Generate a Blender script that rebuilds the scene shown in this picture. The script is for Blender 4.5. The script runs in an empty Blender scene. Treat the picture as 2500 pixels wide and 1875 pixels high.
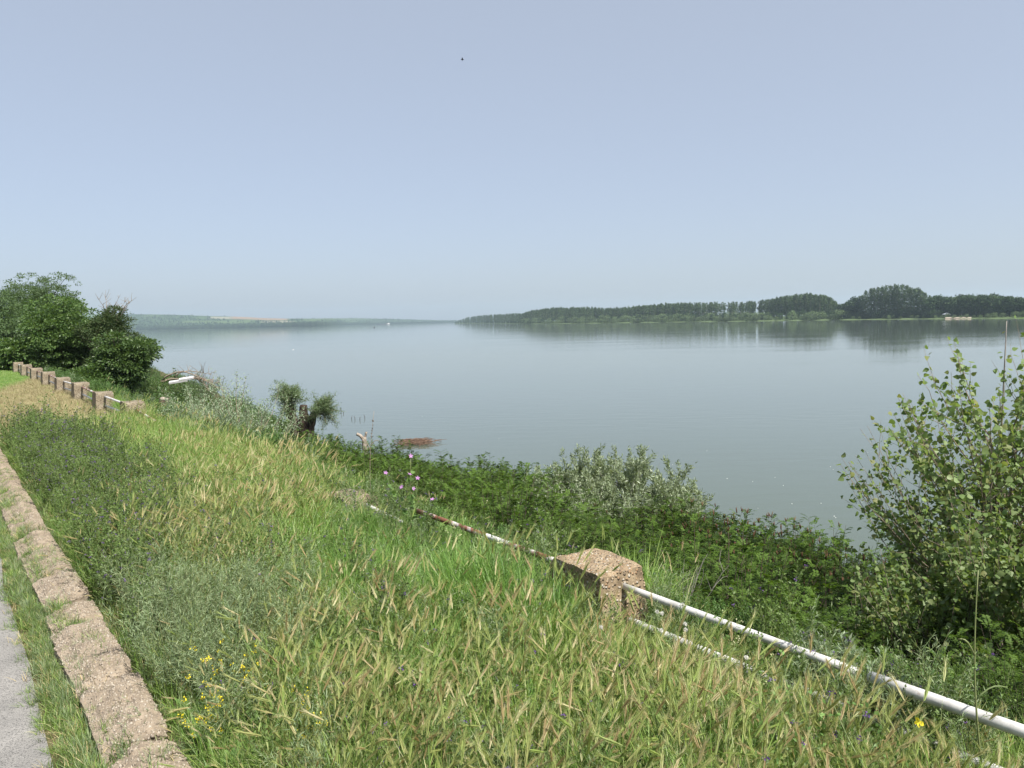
import bpy, math, random
import numpy as np
from mathutils import Vector, Matrix

rng = np.random.default_rng(11)
random.seed(11)
scene = bpy.context.scene
COL = scene.collection
PI = math.pi

# ------------------------------------------------------------------ camera, sky, sun, exposure
F_PX, PITCH, ROLL = 1889.0, math.radians(4.675), math.radians(1.3)
CAM = np.array([0.0, 0.0, 6.5])                     # 6.5 m above the river, a good 2 m above the road
FW = np.array([0, math.cos(PITCH), -math.sin(PITCH)])
_u0 = np.array([0, math.sin(PITCH), math.cos(PITCH)]); _r0 = np.array([1.0, 0, 0])
RT = _r0 * math.cos(ROLL) - _u0 * math.sin(ROLL)
UP = _u0 * math.cos(ROLL) + _r0 * math.sin(ROLL)
cd = bpy.data.cameras.new('camera'); cam = bpy.data.objects.new('camera', cd); COL.objects.link(cam)
cd.sensor_fit = 'HORIZONTAL'; cd.sensor_width = 36.0; cd.lens = 36.0 * F_PX / 2500.0
cd.clip_start = 0.05; cd.clip_end = 20000
m = Matrix(((RT[0], UP[0], -FW[0], CAM[0]), (RT[1], UP[1], -FW[1], CAM[1]), (RT[2], UP[2], -FW[2], CAM[2]), (0, 0, 0, 1)))
cam.matrix_world = m
scene.camera = cam

SUN_EL = math.radians(54)
_sx, _sy = 0.698, -0.716
SUN_DIR = Vector((_sx * math.cos(SUN_EL), _sy * math.cos(SUN_EL), math.sin(SUN_EL)))
w = bpy.data.worlds.new('World'); scene.world = w; w.use_nodes = True
nt = w.node_tree; nt.nodes.clear()
sky = nt.nodes.new('ShaderNodeTexSky'); sky.sky_type = 'NISHITA'; sky.sun_disc = False
sky.sun_elevation = SUN_EL; sky.sun_rotation = math.atan2(_sx, _sy)
sky.altitude = 50; sky.air_density = 0.7; sky.dust_density = 2.5; sky.ozone_density = 2.0
hs = nt.nodes.new('ShaderNodeMix'); hs.data_type = 'RGBA'; hs.inputs[0].default_value = 0.6; hs.inputs[7].default_value = (2.92, 3.16, 3.52, 1)   # the veil of a humid, hazy day over the whole sky
bg = nt.nodes.new('ShaderNodeBackground'); bg.inputs['Strength'].default_value = 0.118
wo = nt.nodes.new('ShaderNodeOutputWorld')
nt.links.new(sky.outputs[0], hs.inputs[6]); nt.links.new(hs.outputs[2], bg.inputs[0]); nt.links.new(bg.outputs[0], wo.inputs[0])
sl = bpy.data.lights.new('sun', 'SUN'); sun = bpy.data.objects.new('sun', sl); COL.objects.link(sun)
sl.energy = 5.0; sl.angle = math.radians(0.53); sl.color = (1.0, 0.955, 0.88)
sun.rotation_euler = SUN_DIR.to_track_quat('Z', 'Y').to_euler(); sun.location = (40, -80, 120)
scene.view_settings.view_transform = 'Standard'; scene.view_settings.look = 'None'
scene.view_settings.exposure = 0.78; scene.view_settings.gamma = 1.0; scene.view_settings.use_curve_mapping = False
cy = scene.cycles
cy.max_bounces = 6; cy.diffuse_bounces = 3; cy.glossy_bounces = 3; cy.transmission_bounces = 4; cy.transparent_max_bounces = 4; cy.volume_bounces = 1
cy.caustics_reflective = False; cy.caustics_refractive = False; cy.sample_clamp_indirect = 4.0
cy.use_denoising = True
HAZE_DENSITY = 0.00012

# ------------------------------------------------------------------ places: the fence line gives the axes t (along it, away) and s (towards the river)
TD = np.array([-0.59779, 0.80165]); SD = np.array([0.80165, 0.59779])
def W(t, s, z=0.0):
    return np.array([TD[0]*t + SD[0]*s, TD[1]*t + SD[1]*s, z])
def ray(px, py):
    return FW + (px - 1250) / F_PX * RT - (py - 937.5) / F_PX * UP
def at_z(px, py, z):
    d = ray(px, py); return CAM + d * ((z - CAM[2]) / d[2])
def at_d(px, py, depth):
    return CAM + ray(px, py) * depth
def ts(P):
    return float(P[0]*TD[0] + P[1]*TD[1]), float(P[0]*SD[0] + P[1]*SD[1])
def horizon(px):
    return 783.0 - math.tan(ROLL) * (px - 1250)
def wob(x, y, k=1.0, seed=0.0):
    """smooth wobble in about -1..1"""
    x = np.asarray(x, float) * k + seed * 3.1; y = np.asarray(y, float) * k + seed * 1.7
    return (np.sin(1.7*x + 0.6*y + 1.3) + np.sin(-0.9*x + 2.1*y + seed) + 0.6*np.sin(3.9*x - 1.1*y + 2) + 0.6*np.sin(1.3*x + 4.3*y + 5)) / 3.2
def shore_s(t):
    return np.interp(t, [-60, 0, 25, 45, 80, 200, 400], [15.6, 15.6, 15.7, 17.0, 22.5, 36, 60])
def ground_z(t, s):
    t = np.asarray(t, float); s = np.asarray(s, float)
    k = 8.0 / (shore_s(t) - 8.0)
    se = np.where(s > 8, 8 + (s - 8) * k, s)
    z = np.interp(se, [-60, -3, 0.3, 0.62, 1.0, 3.9, 4.5, 6.0, 8.0, 10.0, 13.5, 15.4, 16.0, 17.5, 22, 30],
                  [4.10, 4.24, 4.27, 4.29, 4.33, 4.33, 4.20, 2.75, 1.45, 0.95, 0.50, 0.12, -0.02, -0.35, -1.1, -1.5])
    z = z + np.where((se > 1.0) & (se < 16), 0.035 * wob(t, s, 1.3) + 0.02 * wob(t, s, 4.0, 2), 0)
    z = z + np.clip((t - 24) / 30, 0, 1) * 0.22 * np.clip((5 - s) / 3, 0, 1)
    return z

# ------------------------------------------------------------------ mesh helpers
def link(name, me, parent=None):
    o = bpy.data.objects.new(name, me); COL.objects.link(o)
    if parent is not None: o.parent = parent
    return o
def tag(o, label=None, cat=None, group=None, kind=None):
    if label: o['label'] = label
    if cat: o['category'] = cat
    if group: o['group'] = group
    if kind: o['kind'] = kind
    return o
def empty(name, loc, label=None, cat=None, group=None, kind=None, rz=0.0):
    o = bpy.data.objects.new(name, None); COL.objects.link(o)
    o.empty_display_size = 0.2; o.location = [float(v) for v in loc]; o.rotation_euler = (0, 0, rz)
    return tag(o, label, cat, group, kind)
class MB:
    """collects vertices and faces (arrays of equal-sided faces, one material index each)"""
    def __init__(self): self.V = []; self.F = []; self.n = 0
    def add(self, V, F, mi=0):
        V = np.asarray(V, float).reshape(-1, 3)
        for f in (F if isinstance(F, list) else [F]):
            f = np.asarray(f, int)
            if f.size: self.F.append((f + self.n, mi))
        self.V.append(V); self.n += len(V); return self
    def mesh(self, name, mats, smooth=False):
        me = bpy.data.meshes.new(name)
        V = np.concatenate(self.V)
        me.vertices.add(len(V)); me.vertices.foreach_set('co', V.astype(np.float32).ravel())
        loops = np.concatenate([f.ravel() for f, _ in self.F]); sizes = np.concatenate([np.full(len(f), f.shape[1]) for f, _ in self.F])
        mi = np.concatenate([np.full(len(f), k) for f, k in self.F])
        me.loops.add(len(loops)); me.loops.foreach_set('vertex_index', loops.astype(np.int32))
        me.polygons.add(len(sizes)); st = np.concatenate([[0], np.cumsum(sizes)[:-1]])
        me.polygons.foreach_set('loop_start', st.astype(np.int32)); me.polygons.foreach_set('loop_total', sizes.astype(np.int32))
        me.polygons.foreach_set('material_index', mi.astype(np.int32))
        if smooth: me.polygons.foreach_set('use_smooth', np.ones(len(sizes), bool))
        for x in (mats if isinstance(mats, (list, tuple)) else [mats]): me.materials.append(x)
        me.update(calc_edges=True); me.validate(); return me
def nrm(a):
    a = np.asarray(a, float); return a / np.maximum(np.linalg.norm(a, axis=-1, keepdims=True), 1e-9)
def rand_dir(n, up=0.0):
    v = rng.normal(size=(n, 3)); v[:, 2] += up; return nrm(v)
def tube(pts, rad, n=6, cap=True):
    pts = np.asarray(pts, float); k = len(pts); rad = np.broadcast_to(np.asarray(rad, float), (k,))
    d = nrm(np.gradient(pts, axis=0)); ref = np.array([0, 0, 1.0]) if abs(d[0][2]) < 0.9 else np.array([1.0, 0, 0])
    a = np.linspace(0, 2*PI, n, endpoint=False); V = []
    for i in range(k):
        u = nrm(np.cross(d[i], ref)); v = np.cross(u, d[i]) * -1; ref = np.cross(u, d[i]) if False else ref
        V.append(pts[i] + rad[i] * (np.cos(a)[:, None] * u + np.sin(a)[:, None] * np.cross(d[i], u)))
    V = np.concatenate(V); F = []
    i = np.arange(k - 1)[:, None] * n; j = np.arange(n)[None]
    q = np.stack([i + j, i + (j + 1) % n, i + n + (j + 1) % n, i + n + j], -1).reshape(-1, 4)
    F = [q]
    if cap: F += [np.array([list(range(n))[::-1]]), np.array([[(k-1)*n + x for x in range(n)]])]
    return V, F
def ribbons(base, az, h, th0, curl, width, nseg=4, twist=None):
    """grass blades: arcs that start th0 off vertical and bend by curl more on the way up"""
    N = len(base); u = np.linspace(0, 1, nseg + 1)
    th = th0[:, None] + curl[:, None] * u[None]
    st = h[:, None] / nseg
    r = np.concatenate([np.zeros((N, 1)), np.cumsum(np.sin((th[:, 1:] + th[:, :-1]) / 2) * st, 1)], 1)
    z = np.concatenate([np.zeros((N, 1)), np.cumsum(np.cos((th[:, 1:] + th[:, :-1]) / 2) * st, 1)], 1)
    ca, sa = np.cos(az), np.sin(az)
    ctr = base[:, None] + np.stack([r * ca[:, None], r * sa[:, None], z], -1)
    tw = az + PI/2 + (rng.normal(0, 0.5, N) if twist is None else twist)
    side = np.stack([np.cos(tw), np.sin(tw), np.zeros(N)], -1)
    wd = width[:, None] * (1 - u[None]**2 * 0.93) * 0.5
    A = ctr + side[:, None] * wd[..., None]; B = ctr - side[:, None] * wd[..., None]
    V = np.stack([A, B], 2).reshape(-1, 3)
    b = np.arange(N)[:, None] * (nseg + 1) * 2 + np.arange(nseg)[None] * 2
    Fq = np.stack([b, b + 1, b + 3, b + 2], -1).reshape(-1, 4)
    tipdir = np.stack([np.sin(th[:, -1]) * ca, np.sin(th[:, -1]) * sa, np.cos(th[:, -1])], -1)
    return V, Fq, ctr[:, -1], tipdir
RHOMB = (np.array([[0, 0, 0], [0.45, 0.5, 0.06], [1, 0, -0.05], [0.45, -0.5, 0.06]]), np.array([[0, 1, 2, 3]]))
DELTA = (np.array([[0, 0, 0], [0.12, 0.42, .05], [0.42, 0.46, .07], [1, 0, -0.06], [0.42, -0.46, .07], [0.12, -0.42, .05]]), np.array([[0, 1, 2, 3], [0, 3, 4, 5]]))
OVAL = (np.array([[0, 0, 0], [0.3, 0.45, .05], [0.75, 0.36, .02], [1, 0, -0.08], [0.75, -0.36, .02], [0.3, -0.45, .05]]), np.array([[0, 1, 2, 3], [0, 3, 4, 5]]))
def leaves(pos, d, up, L, Wd, shape=RHOMB):
    T, Fc = shape; N = len(pos)
    d = nrm(d); side = nrm(np.cross(d, up)); n = np.cross(side, d)
    L = np.broadcast_to(L, (N,))[:, None, None]; Wd = np.broadcast_to(Wd, (N,))[:, None, None]
    V = pos[:, None] + d[:, None] * T[None, :, 0:1] * L + side[:, None] * T[None, :, 1:2] * Wd + n[:, None] * T[None, :, 2:3] * L
    Fx = (np.arange(N)[:, None, None] * len(T) + Fc[None]).reshape(-1, Fc.shape[1])
    return V.reshape(-1, 3), Fx
def box_grid(lx, ly, lz, nx, ny, nz):
    """closed box surface split into a grid, base at z=0"""
    mb = MB()
    def face(o, a, b, na, nb):
        i, j = np.meshgrid(np.linspace(0, 1, na + 1), np.linspace(0, 1, nb + 1), indexing='ij')
        V = np.array(o) + i[..., None] * np.array(a) + j[..., None] * np.array(b)
        q = (np.arange(na)[:, None] * (nb + 1) + np.arange(nb)[None]).ravel()
        mb.add(V.reshape(-1, 3), np.stack([q, q + nb + 1, q + nb + 2, q + 1], -1))
    x, y = lx/2, ly/2
    face((-x, -y, lz), (lx, 0, 0), (0, ly, 0), nx, ny); face((-x, -y, 0), (0, ly, 0), (lx, 0, 0), ny, nx)
    face((-x, -y, 0), (lx, 0, 0), (0, 0, lz), nx, nz); face((x, y, 0), (-lx, 0, 0), (0, 0, lz), nx, nz)
    face((-x, y, 0), (0, -ly, 0), (0, 0, lz), ny, nz); face((x, -y, 0), (0, ly, 0), (0, 0, lz), ny, nz)
    return np.concatenate(mb.V), np.concatenate([f for f, _ in mb.F])
def noise3(V, k, seed=0):
    x, y, z = (V * k + seed * 5.3).T
    return (np.sin(1.7*x + 2.3*y + 1) + np.sin(2.9*y - 1.3*z + 2) + np.sin(2.1*z + 1.9*x + 3) + 0.6*np.sin(5.1*x - 4.3*y + 3.7*z) + 0.6*np.sin(4.7*z + 5.9*y)) / 4.2
def simple_box(mb, c, s, mi=0, rz=0.0):
    x, y, z = np.array(s) / 2
    V = np.array([[-x,-y,-z],[x,-y,-z],[x,y,-z],[-x,y,-z],[-x,-y,z],[x,-y,z],[x,y,z],[-x,y,z]])
    cr, sr = math.cos(rz), math.sin(rz); V = V @ np.array([[cr, sr, 0], [-sr, cr, 0], [0, 0, 1]]) + np.array(c)
    mb.add(V, np.array([[3,2,1,0],[4,5,6,7],[0,1,5,4],[1,2,6,5],[2,3,7,6],[3,0,4,7]]), mi)

# ------------------------------------------------------------------ materials
def new_mat(name):
    mt = bpy.data.materials.new(name); mt.use_nodes = True; t = mt.node_tree; t.nodes.clear()
    out = t.nodes.new('ShaderNodeOutputMaterial'); return mt, t, out
def ramp(t, stops, interp='LINEAR'):
    r = t.nodes.new('ShaderNodeValToRGB'); e = r.color_ramp.elements; r.color_ramp.interpolation = interp
    while len(e) < len(stops): e.new(0.5)
    for x, (p, c) in zip(e, stops): x.position = p; x.color = (*c, 1)
    return r
def leaf_mat(name, cols, trans=0.35, rough=0.5, spec=0.3, objvar=0.25, tcol=None, isl=1.0):
    """cols: colour stops picked leaf by leaf (age of the leaf), each plant a little lighter or darker"""
    mt, t, out = new_mat(name)
    geo = t.nodes.new('ShaderNodeNewGeometry'); oi = t.nodes.new('ShaderNodeObjectInfo')
    ad = t.nodes.new('ShaderNodeMath'); ad.operation = 'ADD'; fr = t.nodes.new('ShaderNodeMath'); fr.operation = 'FRACT'
    im = t.nodes.new('ShaderNodeMath'); im.operation = 'MULTIPLY'; im.inputs[1].default_value = isl; t.links.new(geo.outputs['Random Per Island'], im.inputs[0]); t.links.new(im.outputs[0], ad.inputs[0]); t.links.new(oi.outputs['Random'], ad.inputs[1]); t.links.new(ad.outputs[0], fr.inputs[0])
    r = ramp(t, [(i / max(1, len(cols) - 1), c) for i, c in enumerate(cols)]); t.links.new(fr.outputs[0], r.inputs[0])
    hv = t.nodes.new('ShaderNodeHueSaturation'); mr = t.nodes.new('ShaderNodeMapRange')
    mr.inputs['To Min'].default_value = 1 - objvar; mr.inputs['To Max'].default_value = 1 + objvar
    t.links.new(oi.outputs['Random'], mr.inputs[0]); t.links.new(mr.outputs[0], hv.inputs['Value']); t.links.new(r.outputs[0], hv.inputs['Color'])
    b = t.nodes.new('ShaderNodeBsdfPrincipled'); b.inputs['Roughness'].default_value = rough; b.inputs['Specular IOR Level'].default_value = spec
    t.links.new(hv.outputs[0], b.inputs['Base Color'])
    if trans > 0:
        tr = t.nodes.new('ShaderNodeBsdfTranslucent'); mx = t.nodes.new('ShaderNodeMixShader'); mx.inputs[0].default_value = trans
        mu = t.nodes.new('ShaderNodeMix'); mu.data_type = 'RGBA'; mu.blend_type = 'MULTIPLY'; mu.inputs[0].default_value = 1.0
        mu.inputs[7].default_value = (*(tcol or (1.25, 1.25, 0.6)), 1)
        t.links.new(hv.outputs[0], mu.inputs[6]); t.links.new(mu.outputs[2], tr.inputs[0])
        t.links.new(b.outputs[0], mx.inputs[1]); t.links.new(tr.outputs[0], mx.inputs[2]); t.links.new(mx.outputs[0], out.inputs[0])
    else: t.links.new(b.outputs[0], out.inputs[0])
    return mt
def rock_mat(name, stops, scale=6.0, bump=0.4, rough=0.9, detail=8, speck=None, speck_scale=60, dist=0.02, coord='Object'):
    mt, t, out = new_mat(name)
    tc = t.nodes.new('ShaderNodeTexCoord'); n = t.nodes.new('ShaderNodeTexNoise'); n.inputs['Scale'].default_value = scale; n.inputs['Detail'].default_value = detail; n.inputs['Roughness'].default_value = 0.65
    t.links.new(tc.outputs[coord], n.inputs['Vector'])
    r = ramp(t, stops); t.links.new(n.outputs[0], r.inputs[0])
    b = t.nodes.new('ShaderNodeBsdfPrincipled'); b.inputs['Roughness'].default_value = rough; b.inputs['Specular IOR Level'].default_value = 0.2
    col = r.outputs[0]; hgt = n.outputs[0]
    if speck:
        v = t.nodes.new('ShaderNodeTexVoronoi'); v.inputs['Scale'].default_value = speck_scale; t.links.new(tc.outputs[coord], v.inputs['Vector'])
        rv = ramp(t, [(i / (len(speck) - 1), c) for i, c in enumerate(speck)], 'CONSTANT')
        sp = t.nodes.new('ShaderNodeSeparateColor'); t.links.new(v.outputs['Color'], sp.inputs[0]); t.links.new(sp.outputs[0], rv.inputs[0])
        mr = t.nodes.new('ShaderNodeMapRange'); mr.inputs[1].default_value = 0.2; mr.inputs[2].default_value = 0.5; mr.inputs[3].default_value = 1; mr.inputs[4].default_value = 0
        t.links.new(v.outputs['Distance'], mr.inputs[0])
        mx = t.nodes.new('ShaderNodeMix'); mx.data_type = 'RGBA'; t.links.new(mr.outputs[0], mx.inputs[0]); t.links.new(col, mx.inputs[6]); t.links.new(rv.outputs[0], mx.inputs[7]); col = mx.outputs[2]
        ad = t.nodes.new('ShaderNodeMath'); ad.operation = 'ADD'; t.links.new(n.outputs[0], ad.inputs[0]); t.links.new(mr.outputs[0], ad.inputs[1]); hgt = ad.outputs[0]
    bp = t.nodes.new('ShaderNodeBump'); bp.inputs['Strength'].default_value = bump; bp.inputs['Distance'].default_value = dist
    t.links.new(hgt, bp.inputs['Height']); t.links.new(bp.outputs[0], b.inputs['Normal']); t.links.new(col, b.inputs['Base Color']); t.links.new(b.outputs[0], out.inputs[0])
    return mt

M = {}
M['blade'] = leaf_mat('grass_blade', [(.135, .25, .045), (.19, .31, .06), (.28, .375, .10), (.15, .275, .065), (.52, .52, .29)], 0.4, 0.45, 0.35, .22)
M['blade_lush'] = leaf_mat('lush_blade', [(.115, .245, .055), (.16, .30, .065), (.24, .36, .095), (.13, .26, .07)], 0.4, 0.42, 0.4, .18)
M['straw'] = leaf_mat('straw_blade', [(.50, .40, .20), (.42, .33, .16), (.56, .47, .27), (.33, .27, .12)], 0.2, 0.6, 0.3, .2, (1.1, 1.05, .8))
M['hay'] = leaf_mat('mown_hay', [(.31, .265, .14), (.25, .205, .10), (.37, .33, .20), (.19, .19, .075)], 0.15, 0.6, 0.3, .15, (1.1, 1.05, .8))
M['awn'] = leaf_mat('barley_head', [(.27, .36, .10), (.34, .41, .13), (.46, .47, .20), (.29, .37, .11), (.52, .48, .25), (.40, .31, .16), (.62, .58, .37), (.28, .36, .11)], 0.45, 0.5, 0.3, .12, (1.15, 1.1, .8), .12)
M['stem'] = leaf_mat('green_stem', [(.12, .20, .06), (.17, .24, .09), (.26, .27, .12)], 0.2, 0.5, 0.3, .15)
M['grey_weed'] = leaf_mat('grey_weed', [(.17, .24, .13), (.22, .28, .16), (.26, .31, .17), (.14, .21, .10)], 0.25, 0.6, 0.2, .15)
M['forb'] = leaf_mat('forb_leaf', [(.075, .125, .03), (.10, .16, .04), (.145, .21, .06), (.085, .14, .035)], 0.3, 0.5, 0.3, .25)
M['broad'] = leaf_mat('broad_weed_leaf', [(.12, .22, .06), (.17, .28, .08), (.10, .19, .05)], 0.35, 0.45, 0.35, .2)
M['purple'] = leaf_mat('purple_petal', [(.16, .09, .27), (.11, .06, .20), (.22, .13, .32)], 0.3, 0.6, 0.2, .2, (1, .9, 1.1))
M['pink'] = leaf_mat('mallow_petal', [(.40, .19, .44), (.48, .27, .50), (.36, .16, .40)], 0.3, 0.5, 0.2, .1, (1, .9, 1))
M['yellow'] = leaf_mat('yellow_petal', [(.75, .62, .03), (.80, .68, .06)], 0.3, 0.5, 0.2, .1, (1, 1, .7))
M['cream'] = leaf_mat('cream_flower', [(.62, .62, .36), (.55, .58, .30), (.68, .66, .45)], 0.3, 0.6, 0.2, .1, (1, 1, .8))
M['puff'] = leaf_mat('seed_down', [(.80, .79, .74), (.74, .73, .68)], 0.4, 0.8, 0.1, .05, (1, 1, 1))
M['amorpha'] = leaf_mat('indigo_leaflet', [(.017, .039, .007), (.025, .053, .009), (.041, .074, .011), (.019, .043, .008), (.066, .102, .016)], 0.26, 0.6, 0.12, .28)
M['amorpha_light'] = leaf_mat('young_indigo_leaflet', [(.068, .125, .020), (.10, .165, .028), (.052, .10, .017)], 0.35, 0.55, 0.15, .2)
M['spike'] = leaf_mat('brown_flower_spike', [(.075, .045, .03), (.10, .055, .035), (.12, .08, .04)], 0.0, 0.8, 0.1, .25)
M['willow'] = leaf_mat('willow_leaf', [(.19, .25, .13), (.25, .31, .18), (.31, .36, .24), (.16, .22, .11)], 0.28, 0.45, 0.4, .12)
M['pollard'] = leaf_mat('pollard_leaf', [(.085, .14, .06), (.12, .175, .08), (.17, .22, .11)], 0.3, 0.45, 0.35, .15)
M['silver'] = leaf_mat('silver_leaf', [(.17, .24, .14), (.22, .28, .18), (.28, .33, .23), (.13, .20, .10)], 0.25, 0.5, 0.35, .15)
M['poplar'] = leaf_mat('poplar_leaf', [(.115, .185, .06), (.16, .235, .08), (.24, .31, .13), (.13, .20, .065), (.22, .235, .09)], 0.42, 0.48, 0.3, .15)
M['tree_dark'] = leaf_mat('dark_tree_leaf', [(.05, .098, .028), (.078, .138, .040), (.125, .19, .056), (.058, .11, .032)], 0.38, 0.42, 0.4, .12)
M['tree_mid'] = leaf_mat('feathery_tree_leaf', [(.08, .135, .058), (.105, .165, .07), (.135, .19, .09)], 0.36, 0.5, 0.3, .12)
M['tree_brown'] = leaf_mat('ailing_tree_leaf', [(.055, .095, .036), (.075, .12, .045), (.105, .13, .055), (.05, .09, .032)], 0.25, 0.6, 0.2, .15)
M['shrub'] = leaf_mat('shrub_leaf', [(.05, .11, .03), (.075, .15, .035), (.10, .18, .05), (.06, .12, .035)], 0.32, 0.5, 0.3, .25)
M['far_poplar'] = leaf_mat('far_poplar_leaf', [(.042, .075, .03), (.062, .102, .04), (.088, .132, .055)], 0.2, 0.6, 0.2, .22)
M['far_willow'] = leaf_mat('far_willow_leaf', [(.10, .15, .07), (.135, .185, .09), (.08, .125, .055)], 0.2, 0.6, 0.2, .25)
M['far_dark'] = leaf_mat('far_oak_leaf', [(.026, .052, .022), (.038, .072, .028), (.055, .095, .036)], 0.2, 0.6, 0.2, .25)
M['bark'] = rock_mat('bark', [(.3, (.035, .026, .02)), (.6, (.10, .08, .06)), (.8, (.16, .13, .10))], 9, .6)
M['dark_bark'] = rock_mat('dark_pollard_bark', [(.3, (.018, .013, .010)), (.55, (.055, .040, .030)), (.8, (.11, .085, .065))], 7, .9, dist=.05)
M['grey_bark'] = rock_mat('grey_bark', [(.3, (.12, .11, .10)), (.7, (.28, .26, .23))], 10, .4)
M['twig'] = rock_mat('bare_twig', [(.3, (.14, .11, .08)), (.7, (.30, .25, .19))], 12, .2)
M['red_twig'] = rock_mat('floating_reed', [(.3, (.10, .06, .042)), (.7, (.20, .135, .095))], 8, .2)
M['pale_wood'] = rock_mat('pale_dead_wood', [(.3, (.13, .105, .085)), (.55, (.30, .255, .21)), (.8, (.42, .37, .32))], 8, .4)
M['white_board'] = rock_mat('white_board', [(.3, (.50, .50, .50)), (.7, (.62, .62, .62))], 5, .1, .6)
M['concrete'] = rock_mat('pebbly_concrete', [(.25, (.095, .07, .045)), (.45, (.20, .15, .095)), (.62, (.30, .235, .155)), (.8, (.38, .33, .25))], 7, .8, speck=[(.14, .11, .08), (.38, .30, .20), (.46, .42, .36), (.30, .19, .11), (.24, .20, .15)], speck_scale=38, dist=.02)
M['concrete_far'] = rock_mat('weathered_concrete', [(.28, (.10, .08, .055)), (.5, (.20, .165, .115)), (.75, (.31, .27, .20))], 5, .7, speck=[(.13, .10, .07), (.26, .21, .15), (.34, .30, .24), (.20, .155, .10)], speck_scale=30, dist=.02)
M['kerb'] = rock_mat('eroded_kerb', [(.25, (.10, .08, .06)), (.5, (.24, .195, .145)), (.75, (.35, .29, .22))], 9, .5, speck=[(.13, .105, .08), (.27, .215, .16), (.33, .28, .215), (.19, .16, .125), (.28, .22, .155), (.40, .36, .29)], speck_scale=75, dist=.004)
M['pebble'] = leaf_mat('pebble', [(.38, .30, .20), (.34, .21, .11), (.44, .37, .27), (.21, .165, .11), (.40, .26, .14), (.48, .43, .34), (.28, .20, .12), (.36, .25, .155), (.33, .26, .17)], 0, .7, .3, .1)
M['kerb_pebble'] = leaf_mat('kerb_pebble', [(.28, .24, .19), (.24, .20, .155), (.33, .29, .235), (.17, .14, .11), (.27, .22, .165), (.37, .335, .28), (.22, .175, .135)], 0, .8, .2, .05)
M['asphalt'] = rock_mat('worn_asphalt', [(.25, (.16, .155, .147)), (.6, (.245, .235, .22)), (.8, (.31, .295, .275))], 3.0, .7, .85, speck=[(.12, .117, .112), (.24, .23, .22), (.34, .33, .31), (.19, .185, .175)], speck_scale=110, dist=.008)

def paint_mat(name, rust):
    mt, t, out = new_mat(name)
    tc = t.nodes.new('ShaderNodeTexCoord'); n = t.nodes.new('ShaderNodeTexNoise'); n.inputs['Scale'].default_value = 5; n.inputs['Detail'].default_value = 9; n.inputs['Roughness'].default_value = .7
    t.links.new(tc.outputs['Object'], n.inputs['Vector'])
    r1 = ramp(t, [(.30, (.30, .29, .28)), (.46, (.52, .51, .49)), (.7, (.66, .65, .63))]); t.links.new(n.outputs[0], r1.inputs[0])
    n2 = t.nodes.new('ShaderNodeTexNoise'); n2.inputs['Scale'].default_value = 2.6; n2.inputs['Detail'].default_value = 10; n2.inputs['Roughness'].default_value = .75
    t.links.new(tc.outputs['Object'], n2.inputs['Vector'])
    r2 = ramp(t, [(max(0, rust - .05), (1, 1, 1)), (rust + .03, (0, 0, 0))]); t.links.new(n2.outputs[0], r2.inputs[0])
    r3 = ramp(t, [(.3, (.10, .035, .018)), (.7, (.27, .115, .06))]); t.links.new(n.outputs[0], r3.inputs[0])
    mx = t.nodes.new('ShaderNodeMix'); mx.data_type = 'RGBA'; t.links.new(r2.outputs[0], mx.inputs[0]); t.links.new(r1.outputs[0], mx.inputs[6]); t.links.new(r3.outputs[0], mx.inputs[7])
    b = t.nodes.new('ShaderNodeBsdfPrincipled'); b.inputs['Roughness'].default_value = .55; t.links.new(mx.outputs[2], b.inputs['Base Color'])
    bp = t.nodes.new('ShaderNodeBump'); bp.inputs['Strength'].default_value = .35; bp.inputs['Distance'].default_value = .004; t.links.new(n.outputs[0], bp.inputs['Height']); t.links.new(bp.outputs[0], b.inputs['Normal'])
    t.links.new(b.outputs[0], out.inputs[0]); return mt
M['pipe'] = paint_mat('flaking_white_paint', .36)
M['rusty'] = paint_mat('rusting_white_paint', .53)
M['pipe_far'] = paint_mat('dull_white_paint', .40)

def flat_mat(name, c, rough=.6):
    return rock_mat(name, [(.3, tuple(x * .88 for x in c)), (.7, c)], 3, .05, rough)

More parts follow.
